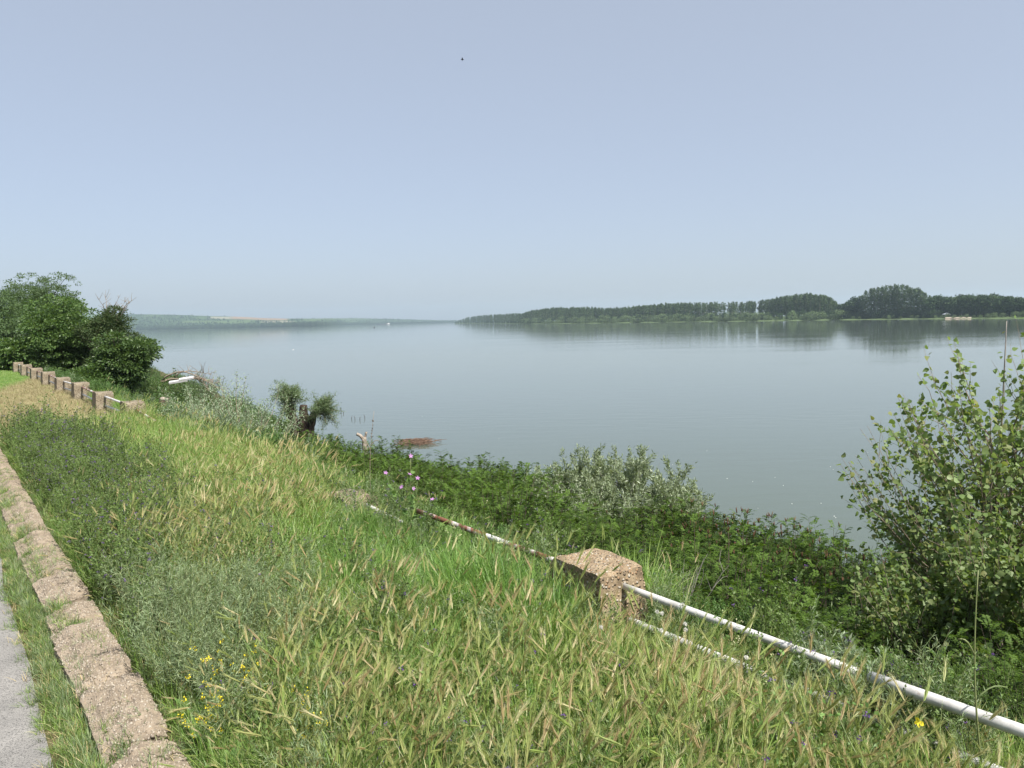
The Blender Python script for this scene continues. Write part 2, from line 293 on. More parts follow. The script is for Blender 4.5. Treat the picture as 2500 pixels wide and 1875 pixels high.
# ------------------------------------------------------------------ water
def water_mat():
    mt, t, out = new_mat('river_water')
    tc = t.nodes.new('ShaderNodeTexCoord'); b = t.nodes.new('ShaderNodeBsdfPrincipled')
    b.inputs['IOR'].default_value = 1.333; b.inputs['Roughness'].default_value = .045
    nb = t.nodes.new('ShaderNodeTexNoise'); nb.inputs['Scale'].default_value = .012; nb.inputs['Detail'].default_value = 4; t.links.new(tc.outputs['Object'], nb.inputs['Vector'])
    rc = ramp(t, [(.3, (.074, .095, .072)), (.7, (.088, .110, .086))]); t.links.new(nb.outputs[0], rc.inputs[0]); t.links.new(rc.outputs[0], b.inputs['Base Color'])
    mp = t.nodes.new('ShaderNodeMapping'); mp.inputs['Rotation'].default_value = (0, 0, .25); mp.inputs['Scale'].default_value = (.55, 1.3, 1); t.links.new(tc.outputs['Object'], mp.inputs[0])
    n1 = t.nodes.new('ShaderNodeTexNoise'); n1.inputs['Scale'].default_value = .9; n1.inputs['Detail'].default_value = 3; t.links.new(mp.outputs[0], n1.inputs['Vector'])
    n2 = t.nodes.new('ShaderNodeTexNoise'); mp2 = t.nodes.new('ShaderNodeMapping'); mp2.inputs['Rotation'].default_value = (0, 0, .3); mp2.inputs['Scale'].default_value = (.35, 1.6, 1); t.links.new(tc.outputs['Object'], mp2.inputs[0]); n2.inputs['Scale'].default_value = .035; n2.inputs['Detail'].default_value = 4; t.links.new(mp2.outputs[0], n2.inputs['Vector'])
    mr = t.nodes.new('ShaderNodeMapRange'); mr.inputs[1].default_value = .35; mr.inputs[2].default_value = .65; mr.inputs[3].default_value = .12; mr.inputs[4].default_value = 1.0; t.links.new(n2.outputs[0], mr.inputs[0])
    bp = t.nodes.new('ShaderNodeBump'); bp.inputs['Distance'].default_value = .016; t.links.new(n1.outputs[0], bp.inputs['Height']); t.links.new(mr.outputs[0], bp.inputs['Strength'])
    t.links.new(bp.outputs[0], b.inputs['Normal']); t.links.new(b.outputs[0], out.inputs[0]); return mt
mb = MB(); mb.add([[-6000, -250, 0], [6000, -250, 0], [6000, 6800, 0], [-6000, 6800, 0]], np.array([[0, 1, 2, 3]]))
tag(link('river_water', mb.mesh('river_water', water_mat())), kind='structure')

# ------------------------------------------------------------------ near bank
def ground_mat():
    mt, t, out = new_mat('bank_soil')
    tc = t.nodes.new('ShaderNodeTexCoord'); n = t.nodes.new('ShaderNodeTexNoise'); n.inputs['Scale'].default_value = 2.2; n.inputs['Detail'].default_value = 9; n.inputs['Roughness'].default_value = .7
    t.links.new(tc.outputs['Object'], n.inputs['Vector'])
    r = ramp(t, [(.3, (.045, .040, .022)), (.5, (.085, .078, .036)), (.7, (.15, .12, .065))]); t.links.new(n.outputs[0], r.inputs[0])
    at = t.nodes.new('ShaderNodeAttribute'); at.attribute_name = 'cover'
    sp = t.nodes.new('ShaderNodeSeparateColor'); t.links.new(at.outputs['Color'], sp.inputs[0])
    rh = ramp(t, [(.3, (.19, .16, .08)), (.55, (.27, .235, .125)), (.75, (.33, .29, .17))]); t.links.new(n.outputs[0], rh.inputs[0])
    rg = ramp(t, [(.3, (.07, .13, .03)), (.7, (.12, .20, .05))]); t.links.new(n.outputs[0], rg.inputs[0])
    m1 = t.nodes.new('ShaderNodeMix'); m1.data_type = 'RGBA'; t.links.new(sp.outputs[0], m1.inputs[0]); t.links.new(r.outputs[0], m1.inputs[6]); t.links.new(rh.outputs[0], m1.inputs[7])
    m2 = t.nodes.new('ShaderNodeMix'); m2.data_type = 'RGBA'; t.links.new(sp.outputs[1], m2.inputs[0]); t.links.new(m1.outputs[2], m2.inputs[6]); t.links.new(rg.outputs[0], m2.inputs[7])
    b = t.nodes.new('ShaderNodeBsdfPrincipled'); b.inputs['Roughness'].default_value = .95; b.inputs['Specular IOR Level'].default_value = .1; t.links.new(m2.outputs[2], b.inputs['Base Color'])
    bp = t.nodes.new('ShaderNodeBump'); bp.inputs['Strength'].default_value = .7; bp.inputs['Distance'].default_value = .04; t.links.new(n.outputs[0], bp.inputs['Height']); t.links.new(bp.outputs[0], b.inputs['Normal'])
    t.links.new(b.outputs[0], out.inputs[0]); return mt
tt = np.unique(np.concatenate([np.linspace(-60, 0, 16), np.linspace(0, 30, 121), np.linspace(30, 120, 91), np.linspace(120, 400, 40)]))
ss = np.unique(np.concatenate([np.linspace(-60, -4, 10), np.linspace(-4, 6, 51), np.linspace(6, 32, 66), np.linspace(32, 90, 20)]))
T, S = np.meshgrid(tt, ss, indexing='ij'); Z = ground_z(T, S)
V = np.stack([TD[0]*T + SD[0]*S, TD[1]*T + SD[1]*S, Z], -1).reshape(-1, 3)
q = (np.arange(len(tt)-1)[:, None] * len(ss) + np.arange(len(ss)-1)[None]).ravel()
mb = MB(); mb.add(V, np.stack([q, q + len(ss), q + len(ss) + 1, q + 1], -1))
me = mb.mesh('ground', ground_mat(), True)
def mown(t, s):      # how far a spot lies inside the mown strip
    return np.clip((t - 17.2 - 0.8 * wob(t, s, .9) - 1.1 * np.clip(s - 2.0, 0, 3)) / 1.0, 0, 1) * np.clip((3.75 - s) / .4, 0, 1)
hay = mown(T, S); lawn = np.clip((T - 29 - 4 * np.clip(S - .9, 0, 9)) / 1.5, 0, 1) * np.clip((4 - S) / .5, 0, 1)
ca = me.color_attributes.new('cover', 'FLOAT_COLOR', 'POINT')
ca.data.foreach_set('color', np.stack([hay, lawn, 0*hay, 0*hay + 1], -1).astype(np.float32).ravel())
tag(link('ground', me), kind='structure')
# road: one sheet 4 mm above the ground
tr_ = np.linspace(-40, 300, 341); edge = 0.375 + .03 * wob(tr_, 0*tr_, 2.1) + .03 * wob(tr_, 0*tr_, 7, 3)
rows = [np.full_like(tr_, x) for x in (-6.2, -4, -2, -1, -.3)] + [edge]
V = np.stack([np.stack([TD[0]*tr_ + SD[0]*r_, TD[1]*tr_ + SD[1]*r_, ground_z(tr_, r_) + .004], -1) for r_ in rows], 1).reshape(-1, 3)
nr = len(rows); q = (np.arange(len(tr_)-1)[:, None] * nr + np.arange(nr-1)[None]).ravel()
mb = MB(); mb.add(V, np.stack([q, q + nr, q + nr + 1, q + 1], -1)); tag(link('road', mb.mesh('road', M['asphalt'], True)), kind='structure')
# kerb: old rough concrete blocks
RZ = math.atan2(TD[1], TD[0])
kerb = empty('kerb', W(3, .76, 4.27), kind='structure')
t0 = 2.6; k = 0
KS = .695
def embed_pebbles(V, Fq, N, r0, r1, host, mat_, top_w, sink=.0035, zmin=-9):
    fpts = V[Fq].mean(1); fn = nrm(np.cross(V[Fq[:, 1]] - V[Fq[:, 0]], V[Fq[:, 2]] - V[Fq[:, 0]])); ok = np.where(fpts[:, 2] > zmin)[0]
    wgt = np.where(fn[ok, 2] > .5, top_w, 1.0); pk = rng.choice(ok, N, p=wgt / wgt.sum()); P = fpts[pk] + rng.uniform(-.012, .012, (N, 3)) * (1 - np.abs(fn[pk])) - fn[pk] * sink; r = rng.uniform(r0, r1, N)
    oc = np.array([[1, 0, 0], [-1, 0, 0], [0, 1, 0], [0, -1, 0], [0, 0, 1], [0, 0, -1]], float); of = np.array([[0, 2, 4], [2, 1, 4], [1, 3, 4], [3, 0, 4], [2, 0, 5], [1, 2, 5], [3, 1, 5], [0, 3, 5]])
    sc_ = rng.uniform(.6, 1.3, (N, 1, 3)); rot = rng.uniform(0, 2*PI, N); cr, sr = np.cos(rot), np.sin(rot); Rm = np.zeros((N, 3, 3)); Rm[:, 0, 0] = cr; Rm[:, 0, 1] = -sr; Rm[:, 1, 0] = sr; Rm[:, 1, 1] = cr; Rm[:, 2, 2] = 1
    Vp = np.einsum('nij,nkj->nki', Rm, oc[None] * sc_ * r[:, None, None]) + P[:, None]
    return tag(link('aggregate', MB().add(Vp.reshape(-1, 3), (np.arange(N)[:, None, None] * 6 + of[None]).reshape(-1, 3)).mesh('aggregate', mat_, True), host), kind='stuff')
while t0 < 21:
    ln = (1.05, .62, .95, 1.2, .5, .8)[k % 6] + rng.uniform(-.08, .08); gap = (.0, .05, .0, .02, .09, .0)[k % 6]
    V, Fq = box_grid(ln, .32, .18, 64, 22, 4)
    sd = rng.normal(0, .0028, len(V)); top_ = V[:, 2] > .17; e_ = np.abs(V[:, 0]) / (ln/2)
    chip = np.clip((e_ - .80 + .12 * noise3(V, 5, k + 9)) / .2, 0, 1)
    V[:, 2] *= 1 - .42 * np.clip((V[:, 1] / .16 + .25) / 1.25, 0, 1)**1.4 - .22 * np.clip(-V[:, 1] / .16 - .55, 0, 1)**2 * 2 - .24 * chip**1.5
    dsp = noise3(V, 9, k); dn = noise3(V, 24, k + 3); dl = noise3(V, 3.2, k + 7); df = noise3(V, 60, k + 1)
    V[:, 2] += (V[:, 2] > .02) * (.016 * dsp + .010 * dn + .026 * dl + .004 * df + sd); V[:, 1] += .010 * dsp + .012 * dl + .006 * dn; V[:, 0] += .025 * dl + .018 * dsp * e_
    o = link('kerb_stone', MB().add(V, Fq).mesh('kerb_stone', M['kerb'], True), kerb)
    tm = t0 + ln/2; o.location = Vector(W(tm, KS + rng.uniform(-.012, .012), float(ground_z(tm, KS)) - .05 + rng.uniform(-.012, .012))) - kerb.location
    o.rotation_euler = (rng.uniform(-.05, .05), rng.uniform(-.02, .02), RZ + rng.uniform(-.02, .02))
    if t0 < 11: embed_pebbles(V, Fq, int(2600 * ln) if t0 < 7 else int(800 * ln), .002, .0105, o, M['kerb_pebble'], 2.0, .003, .04)
    t0 += ln + gap; k += 1

# ------------------------------------------------------------------ fence: concrete posts and pipe rails
fence = empty('pipe_fence', W(3.9, 3.66, 4.33), 'long fence of squat pebbly concrete posts and white pipe rails above the river', 'fence')
POST_H, TOP_Z = .50, 4.80
def post(tm, sm, zt, seed, near=False, ln=.53, dp=.39, broken=False):
    h = .62; n = (26, 20, 22) if near else (10, 8, 10)
    V, Fq = box_grid(ln, dp, h, *n)
    kx = 1 + .18 * (1 - V[:, 2] / h); V[:, 0] *= kx * np.where(V[:, 2] > h * .93, .97, 1); V[:, 1] *= kx
    a, b = noise3(V, 6, seed), noise3(V, 17, seed + 2)
    edge_ = np.clip((np.abs(V[:, 0]) / (ln/2) - .8) / .2, 0, 1) * np.clip((V[:, 2]/h - .85) / .15, 0, 1)
    V[:, 2] += np.where(V[:, 2] > h * .9, .012 * a + .008 * b - .03 * edge_ * (1 + a), 0); V[:, 0] += .010 * a + .007 * b; V[:, 1] += .012 * noise3(V, 7, seed + 4) + .006 * b
    if broken: V[:, 2] -= np.where(V[:, 2] > h * .5, .10 + .08 * noise3(V, 9, seed + 6), 0)
    V[:, 2] -= h
    o = link('post', MB().add(V, Fq).mesh('post', M['concrete'] if near else M['concrete_far'], True), fence)
    o.location = Vector(W(tm, sm, zt)) - fence.location; o.rotation_euler = (0, 0, RZ + .0)
    if near or broken:
        embed_pebbles(V, Fq, 5200 if near else 260, .0025, .0085, o, M['pebble'], 2.6, .0042, -.5)
    return o
def rail(pts, r, mt, name='rail', n=14, label=None):
    P = np.array(pts); c = P.mean(0); V, Fs = tube(P - c, r, n); o = link(name, MB().add(V, Fs).mesh(name, mt, True), fence); o.location = Vector(c) - fence.location
    if label: o['label'] = label
    return o
FENCE_S = 3.65
p0 = post(3.96, FENCE_S, TOP_Z, 1, True); p0['label'] = 'crumbling concrete post with exposed pebbles and pipes on both sides'
p1 = post(7.95, FENCE_S, 4.70, 2, False, broken=True); p1['label'] = 'broken post crumbled to tan rubble in the weeds'
posts = []
for k in range(4, 17):
    tm = 3.96 + 3.95 * k; sm = FENCE_S - .004 * max(0, tm - 26)**1.25; zt = float(ground_z(tm, 3.2)) + .50 + rng.uniform(-.02, .02)
    post(tm, sm, zt, 10 + k, ln=.60, dp=.42); posts.append((tm, sm, zt))
def seg(t0, s0, z0, t1, s1, z1, n=9, sag=.0):
    u = np.linspace(0, 1, n); return np.array([W(t0 + (t1-t0)*a, s0 + (s1-s0)*a, z0 + (z1-z0)*a - sag * math.sin(PI*a)) for a in u])
rail(seg(3.72, 3.665, 4.676, 2.03, 3.668, 4.672), .0235, M['pipe'], label='white pipe rail between the crumbling post and the joint')
rail(seg(2.10, 3.668, 4.668, 2.02, 3.668, 4.668, 3), .019, M['pipe'], 'joint_sleeve')
rail(seg(1.96, 3.668, 4.672, .1, 3.668, 4.688), .029, M['pipe'], label='thicker white pipe rail at the lower right')
rail(seg(6.50, 3.655, 4.682, 4.18, 3.665, 4.680), .0235, M['rusty'], label='rusty broken pipe rail left of the crumbling post')
rail(seg(3.72, 3.70, 4.435, 2.55, 3.71, 4.43), .024, M['pipe']); rail(seg(2.50, 3.715, 4.43, .1, 3.72, 4.42), .026, M['pipe'])
rail(seg(6.9, 3.70, 4.48, 7.62, 3.67, 4.53, 5), .024, M['pipe'], label='stub of white pipe by the broken post')
for (ta, sa_, za), (tb, sb_, zb) in zip(posts[:-1], posts[1:]):
    for dz in (.10, .33): rail(seg(ta + .28, sa_, za - dz - .02, tb - .28, sb_, zb - dz - .02 + rng.uniform(-.03, .03)), .028, M['rusty'] if (dz < .2 and rng.random() < .35) else M['pipe_far'], n=8)
rail(seg(posts[0][0] - .28, FENCE_S, 4.66, posts[0][0] - 2.2, FENCE_S + .02, 4.55), .026, M['rusty'], n=8)

# ------------------------------------------------------------------ scatter of uncountable growth
def scatter(name, P, rot, scl, idx, sources, label=None):
    """one object whose points carry copies of a few tufts"""
    me = bpy.data.meshes.new(name); P = np.asarray(P, np.float32)
    me.vertices.add(len(P)); me.vertices.foreach_set('co', P.ravel())
    a = me.attributes.new('rot', 'FLOAT_VECTOR', 'POINT'); a.data.foreach_set('vector', np.asarray(rot, np.float32).ravel())
    a = me.attributes.new('scl', 'FLOAT', 'POINT'); a.data.foreach_set('value', np.asarray(scl, np.float32))
    a = me.attributes.new('idx', 'INT', 'POINT'); a.data.foreach_set('value', np.asarray(idx, np.int32))
    me.update()
    o = link(name, me)
    c = bpy.data.collections.new(name + '_tufts')
    for i, sm in enumerate(sources):
        so = bpy.data.objects.new('tuft_%02d_' % i + name, sm); c.objects.link(so)
    ng = bpy.data.node_groups.new(name, 'GeometryNodeTree')
    ng.interface.new_socket('Geometry', in_out='INPUT', socket_type='NodeSocketGeometry'); ng.interface.new_socket('Geometry', in_out='OUTPUT', socket_type='NodeSocketGeometry')
    N = ng.nodes; gi = N.new('NodeGroupInput'); go = N.new('NodeGroupOutput'); ip = N.new('GeometryNodeInstanceOnPoints'); ci = N.new('GeometryNodeCollectionInfo')
    ci.inputs['Collection'].default_value = c; ci.inputs['Separate Children'].default_value = True; ci.inputs['Reset Children'].default_value = True
    def na(nm, dt):
        n = N.new('GeometryNodeInputNamedAttribute'); n.data_type = dt; n.inputs['Name'].default_value = nm; return n.outputs['Attribute']
    ng.links.new(gi.outputs[0], ip.inputs['Points']); ng.links.new(ci.outputs[0], ip.inputs['Instance']); ip.inputs['Pick Instance'].default_value = True
    ng.links.new(na('idx', 'INT'), ip.inputs['Instance Index']); ng.links.new(na('rot', 'FLOAT_VECTOR'), ip.inputs['Rotation']); ng.links.new(na('scl', 'FLOAT'), ip.inputs['Scale'])
    ng.links.new(ip.outputs[0], go.inputs[0])
    md = o.modifiers.new('scatter', 'NODES'); md.node_group = ng
    return tag(o, label, kind='stuff')

U = rng.uniform
def grass_tuft(nb, r, h, wd, mats, lean=.35, curl=1.0):
    mb = MB(); a = U(0, 2*PI, nb); rr = r * np.sqrt(U(0, 1, nb)); base = np.stack([rr*np.cos(a), rr*np.sin(a), np.full(nb, -.02)], -1)
    V, Fq, _, _ = ribbons(base, U(0, 2*PI, nb), h * U(.55, 1.0, nb), U(0.02, lean, nb), U(.1, curl, nb), wd * U(.6, 1.3, nb), 4)
    mb.add(V, Fq); return mb.mesh('grass_tuft', mats)
def barley_tuft(ns, r, h, nodding=.5, leafy=8):
    mb = MB(); a = U(0, 2*PI, ns); rr = r * np.sqrt(U(0, 1, ns)); base = np.stack([rr*np.cos(a), rr*np.sin(a), np.full(ns, -.02)], -1)
    az = rng.normal(0.3, 1.1, ns); hh = h * U(.72, 1.05, ns)
    V, Fq, tip, td = ribbons(base, az, hh, U(.02, .30, ns), U(.05, nodding, ns), np.full(ns, .003), 4); mb.add(V, Fq, 0)
    for i in range(ns):
        L = U(.055, .09); n = 10; bend = U(0, .5)
        hd = nrm(td[i] + np.array([math.cos(az[i]), math.sin(az[i]), 0]) * bend)
        ax = tip[i] + hd * np.linspace(0, L, n)[:, None]
        sd = nrm(np.cross(hd, rand_dir(1)[0])); up = np.cross(sd, hd)
        w_ = .0042 * np.sin(np.linspace(.35, PI*.93, n))[:, None]
        Vr = np.stack([ax + sd * w_, ax - sd * w_], 1).reshape(-1, 3); qb = np.arange(n-1)*2; mb.add(Vr, np.stack([qb, qb+1, qb+3, qb+2], -1), 1)
        Vr = np.stack([ax + up * w_, ax - up * w_], 1).reshape(-1, 3); mb.add(Vr, np.stack([qb, qb+1, qb+3, qb+2], -1), 1)
        na_ = 30; u = U(0.05, 1, na_); o_ = tip[i] + hd * (u * L)[:, None]
        fan = U(0, 2*PI, na_); sp = U(.12, .34, na_)
        dr = nrm(hd + (np.cos(fan)*sp)[:, None]*sd + (np.sin(fan)*sp)[:, None]*up)
        la = U(.03, .055, na_); wv = nrm(np.cross(dr, rand_dir(na_))) * .0008
        Va = np.stack([o_ + wv, o_ - wv, o_ + dr * la[:, None]], 1).reshape(-1, 3); mb.add(Va, np.arange(na_*3).reshape(-1, 3), 1)
    if leafy:
        a = U(0, 2*PI, leafy); base = np.stack([r*np.cos(a)*.7, r*np.sin(a)*.7, np.full(leafy, -.02)], -1)
        V, Fq, _, _ = ribbons(base, a, h * U(.4, .8, leafy), U(.1, .5, leafy), U(.2, 1.3, leafy), .005 * U(.7, 1.3, leafy), 4); mb.add(V, Fq, 2)
    return mb.mesh('barley_tuft', [M['stem'], M['awn'], M['blade']])
def straw_tuft(n, r, h, lean=1.2, mt='straw'):
    mb = MB(); a = U(0, 2*PI, n); rr = r*np.sqrt(U(0, 1, n)); base = np.stack([rr*np.cos(a), rr*np.sin(a), np.full(n, 0.0)], -1)
    V, Fq, _, _ = ribbons(base, U(0, 2*PI, n), h*U(.4, 1, n), U(.2, lean, n), U(0, .8, n), .0035*U(.6, 1.4, n), 3); mb.add(V, Fq); return mb.mesh('straw_tuft', M[mt])
def weed_plant(h, nbr, leafmat, leafL, leafW, flower=None, nfl=0, leaf_n=26, spread=.5, stem_r=.0022, fl_size=.008, shape=RHOMB, fl_tip=True):
    """branched weed: main stems with side shoots, leaves along them, small flowers at the tips"""
    mb = MB(); LP, LD, FP = [], [], []
    for b in range(nbr):
        a = U(0, 2*PI); th = U(.02, spread); d = np.array([math.sin(th)*math.cos(a), math.sin(th)*math.sin(a), math.cos(th)])
        L = h * U(.7, 1.05); k = 7; pts = [np.array([U(-.02, .02), U(-.02, .02), -.02])]
        for i in range(k): d = nrm(d + rng.normal(0, .10, 3) + np.array([0, 0, .05])); pts.append(pts[-1] + d * L / k)
        pts = np.array(pts); V, Fs = tube(pts, np.linspace(stem_r, stem_r*.4, k+1), 4, False); mb.add(V, Fs, 0)
        for i in range(2, k+1):
            for _ in range(2):
                sd = nrm(d + rand_dir(1, .4)[0] * .9); sl_ = L * U(.10, .26); e = pts[i] + sd * sl_
                sp = np.linspace(pts[i], e, 3); V, Fs = tube(sp, [stem_r*.5, stem_r*.4, stem_r*.3], 3, False); mb.add(V, Fs, 0)
                m_ = max(2, leaf_n // 8); u = U(.1, 1, m_)[:, None]; LP.append(pts[i] + (e - pts[i]) * u); LD.append(nrm(sd + rand_dir(m_) * .9))
                FP.append(e)
        m_ = leaf_n; u = U(.05, 1, m_) * k; i = np.minimum(u.astype(int), k-1); LP.append(pts[i] + (pts[i+1] - pts[i]) * (u - i)[:, None]); LD.append(nrm(rand_dir(m_, .3)))
        FP.append(pts[-1])
    LP, LD = np.concatenate(LP), np.concatenate(LD)
    V, Fx = leaves(LP, LD, rand_dir(len(LP), 1.2), leafL * U(.6, 1.2, len(LP)), leafW * U(.7, 1.2, len(LP)), shape); mb.add(V, Fx, 1)
    mats = [M['stem'], M[leafmat]]
    if flower:
        FP = np.array(FP); pk = FP[rng.permutation(len(FP))[:nfl]]
        for c in pk:
            n = 9; V, Fx = leaves(c + rng.normal(0, fl_size*.6, (n, 3)), rand_dir(n, .6), rand_dir(n), fl_size*U(.8, 1.3, n), fl_size*.8, RHOMB); mb.add(V, Fx, 2)
        mats.append(M[flower])
    return mb.mesh('weed', mats)

TUFT_GREEN = [grass_tuft(40, .08, .36 + .05 * i, .0062, M['blade'], .4, (1.0, 1.5, .8, 1.9)[i]) for i in range(4)]
TUFT_LUSH = [grass_tuft(44, .09, .42, .0058, M['blade_lush'], .3, 1.3) for _ in range(3)]
TUFT_BARLEY = [barley_tuft((5, 4, 6, 3, 5)[i], .08, (.46, .50, .40, .52, .44)[i], (.5, 1.2, .4, 1.6, .8)[i], 12) for i in range(5)]
TUFT_STRAW = [straw_tuft(16, .06, .34, .6), straw_tuft(26, .10, .16, 1.5)]
SOURCES = TUFT_GREEN + TUFT_LUSH + TUFT_BARLEY + TUFT_STRAW
iG, iL, iB, iS = (0, 4), (4, 7), (7, 12), (12, 14)

def z2212(px, py, z): return ts(at_z(px / .8848, py / .8848, z))
def blob(t, s, c, rt, rs):
    return np.exp(-(((t - c[0]) / rt)**2 + ((s - c[1]) / rs)**2))
# places of the patches, read off the ground
C_ALF = z2212(200, 1040, 4.55); C_ALF2 = z2212(120, 960, 4.6); C_BAR = [z2212(470, 1090, 4.6), z2212(340, 1230, 4.55), z2212(760, 1600, 4.5), z2212(1500, 1560, 4.5), z2212(640, 1000, 4.6)]
C_LUSH = [z2212(900, 1150, 4.5), z2212(800, 1230, 4.5), z2212(1000, 1290, 4.45)]; C_GREY = [z2212(300, 1350, 4.5), z2212(460, 1370, 4.5), z2212(560, 1330, 4.5), z2212(330, 1500, 4.45)]
def pick(rngpair, n): return rng.integers(rngpair[0], rngpair[1], n)
def field(n, t0, t1, s0, s1):
    return U(t0, t1, n), U(s0, s1, n)
PP, RR, SS, II = [], [], [], []
for (ta, tb, dens) in ((.4, 4, 330), (4, 8, 260), (8, 13, 170), (13, 20, 120), (20, 30, 60)):
    for (sa, sb) in ((.93, 3.95), (3.95, 4.75)):
        n = int((tb - ta) * (sb - sa) * dens * (1 if sb < 4 else .65)); t, s = field(n, ta, tb, sa, sb)
        keep = U(0, 1, n) > mown(t, s) * (s < 3.8)
        keep &= ~((np.abs(t - 3.96) < .33) & (np.abs(s - FENCE_S) < .24))
        keep &= ~((t > 20) & (s < 3.8)); keep &= ~((t < 14) & (s > 4.3) & (U(0, 1, n) < .8))
        keep &= U(0, 1, n) > .55 * blob(t, s, C_ALF, 2.2, .7)
        t, s = t[keep], s[keep]; n = len(t)
        lush = np.clip(sum(blob(t, s, c, 1.0, .55) for c in C_LUSH), 0, 1); bar = np.clip(sum(blob(t, s, c, 1.6, .8) for c in C_BAR), 0, 1)
        pb = np.clip(.20 + .20 * wob(t, s, 1.3, 4) + .42 * bar - .5 * lush + .05 * (t < 4.0), .03, .70); pl = np.clip(.22 + .8 * lush + .15 * wob(t, s, .8, 7), 0, .9); ps = .05 + .10 * bar
        u = U(0, 1, n)
        idx = np.where(u < pb, pick(iB, n), np.where(u < pb + ps, pick(iS, n), np.where(U(0, 1, n) < pl, pick(iL, n), pick(iG, n))))
        idx = np.where((s > 3.95) & (idx >= iB[0]) & (idx < iB[1]) & (U(0, 1, n) < .85), pick(iG, n), idx)
        sc = U(.60, 1.32, n) * (1 + .24 * wob(t, s, 1.4, 9)) * np.where(s < 1.25, .7, 1) * np.where((t < 3.8) & (s > 3.12), .47, 1) * np.where((t > 4.25) & (t < 8.5) & (s > 3.3), .62, 1) * (1 - .30 * np.clip(sum(blob(t, s, c, .7, .4) for c in C_GREY), 0, 1)) * (1 - .25 * blob(t, s, C_ALF, 2.5, .7))
        sc = sc * (1 + .18 * blob(t, s, (4.2, 3.1), 1.3, .4))
        PP.append(np.stack([TD[0]*t + SD[0]*s, TD[1]*t + SD[1]*s, ground_z(t, s)], -1)); RR.append(np.stack([rng.normal(0, .10, n), rng.normal(.06, .10, n), U(-PI, PI, n) * np.where((idx >= iB[0]) & (idx < iB[1]), .62, 1)], -1)); SS.append(sc); II.append(idx)
scatter('meadow_grass', np.concatenate(PP), np.concatenate(RR), np.concatenate(SS), np.concatenate(II), SOURCES, 'tall uncut grass and bearded wild barley between kerb and fence')

# verge: short grass and dry litter along the road edge and round the kerb blocks
VS = [grass_tuft(24, .035, .11, .0032, M['forb'], .8, 1.2) for _ in range(2)] + [grass_tuft(24, .035, .12, .0032, M['blade'], .8, 1.2)] + [grass_tuft(26, .035, .13, .003, M['grey_weed'], .7, .9)] + [straw_tuft(12, .05, .10, 1.35)]
n = 9000; t = .8 + 21 * U(0, 1, n)**1.5; s = np.where(U(0, 1, n) < .66, rng.normal(.485, .045, n), np.where(U(0, 1, n) < .55, rng.normal(.90, .03, n), .70 + .12 * wob(t, 0*t, 3.1, 6) + rng.normal(0, .05, n))); s = np.clip(s, .365 + .05 * wob(t, 0*t, 2.3, 5), 1.05)
s = s + np.where((np.abs(s - .70) < .14), -.24, 0) * (U(0, 1, n) < np.where(t > 5.6, .35, .90) - .75 * np.clip(wob(t, 0*t, 1.7, 8) - .1, 0, 1))
keep = (wob(t, s, 1.6, 3) > -1.0); t, s = t[keep], s[keep]
kt, ks_ = 5.2 + 13 * U(0, 1, 1500), U(.53, .86, 1500); kk = (wob(kt, ks_ * 3, 1.25, 5) + .9 * (kt > 6.4) * np.clip((.80 - ks_) / .25, -1, 1) + .25 * (kt > 8) > .42); kt, ks_ = kt[kk], ks_[kk]
gt, gs_ = 2.8 + 9 * U(0, 1, 1100), U(.54, .88, 1100); kk = wob(gt, gs_ * 2, 2.6, 12) + .5 * (gs_ > .80) + .35 * (gs_ < .60) > .52; kt, ks_ = np.concatenate([kt, gt[kk]]), np.concatenate([ks_, gs_[kk]])
t, s = np.concatenate([t, kt]), np.concatenate([s, ks_]); n = len(t)
scatter('verge_grass', np.stack([TD[0]*t + SD[0]*s, TD[1]*t + SD[1]*s, ground_z(t, s) + .085 * np.clip((.15 - np.abs(s - KS)) / .06, 0, 1) * (s > KS - .15)], -1), np.stack([rng.normal(0, .1, n), rng.normal(0, .1, n), U(-PI, PI, n)], -1), U(.6, 1.25, n) * (1 + .25 * wob(t, s, 1.9)), rng.choice([0, 1, 2, 3, 4], n, p=[.24, .24, .2, .16, .16]), VS, 'short tufted grass between worn asphalt and kerb')
# mown strip
HS = [straw_tuft(26, .12, .20, 1.5, 'hay') for _ in range(3)] + [grass_tuft(16, .08, .10, .006, M['blade'])]
n = 5200; t, s = field(n, 16.5, 50, .9, 3.7); keep = U(0, 1, n) < mown(t, s); t, s = t[keep], s[keep]; n = len(t)
lw = np.clip((t - 29 - 4 * np.clip(s - .9, 0, 9)) / 1.5, 0, 1)
scatter('mown_hay', np.stack([TD[0]*t + SD[0]*s, TD[1]*t + SD[1]*s, ground_z(t, s) + .005], -1), np.stack([rng.normal(0, .1, n), rng.normal(0, .1, n), U(-PI, PI, n)], -1), U(.6, 1.3, n), np.where(U(0, 1, n) < .12 + .88 * lw, 3, rng.integers(0, 3, n)), HS, 'dry cut hay lying in front of the far fence posts')
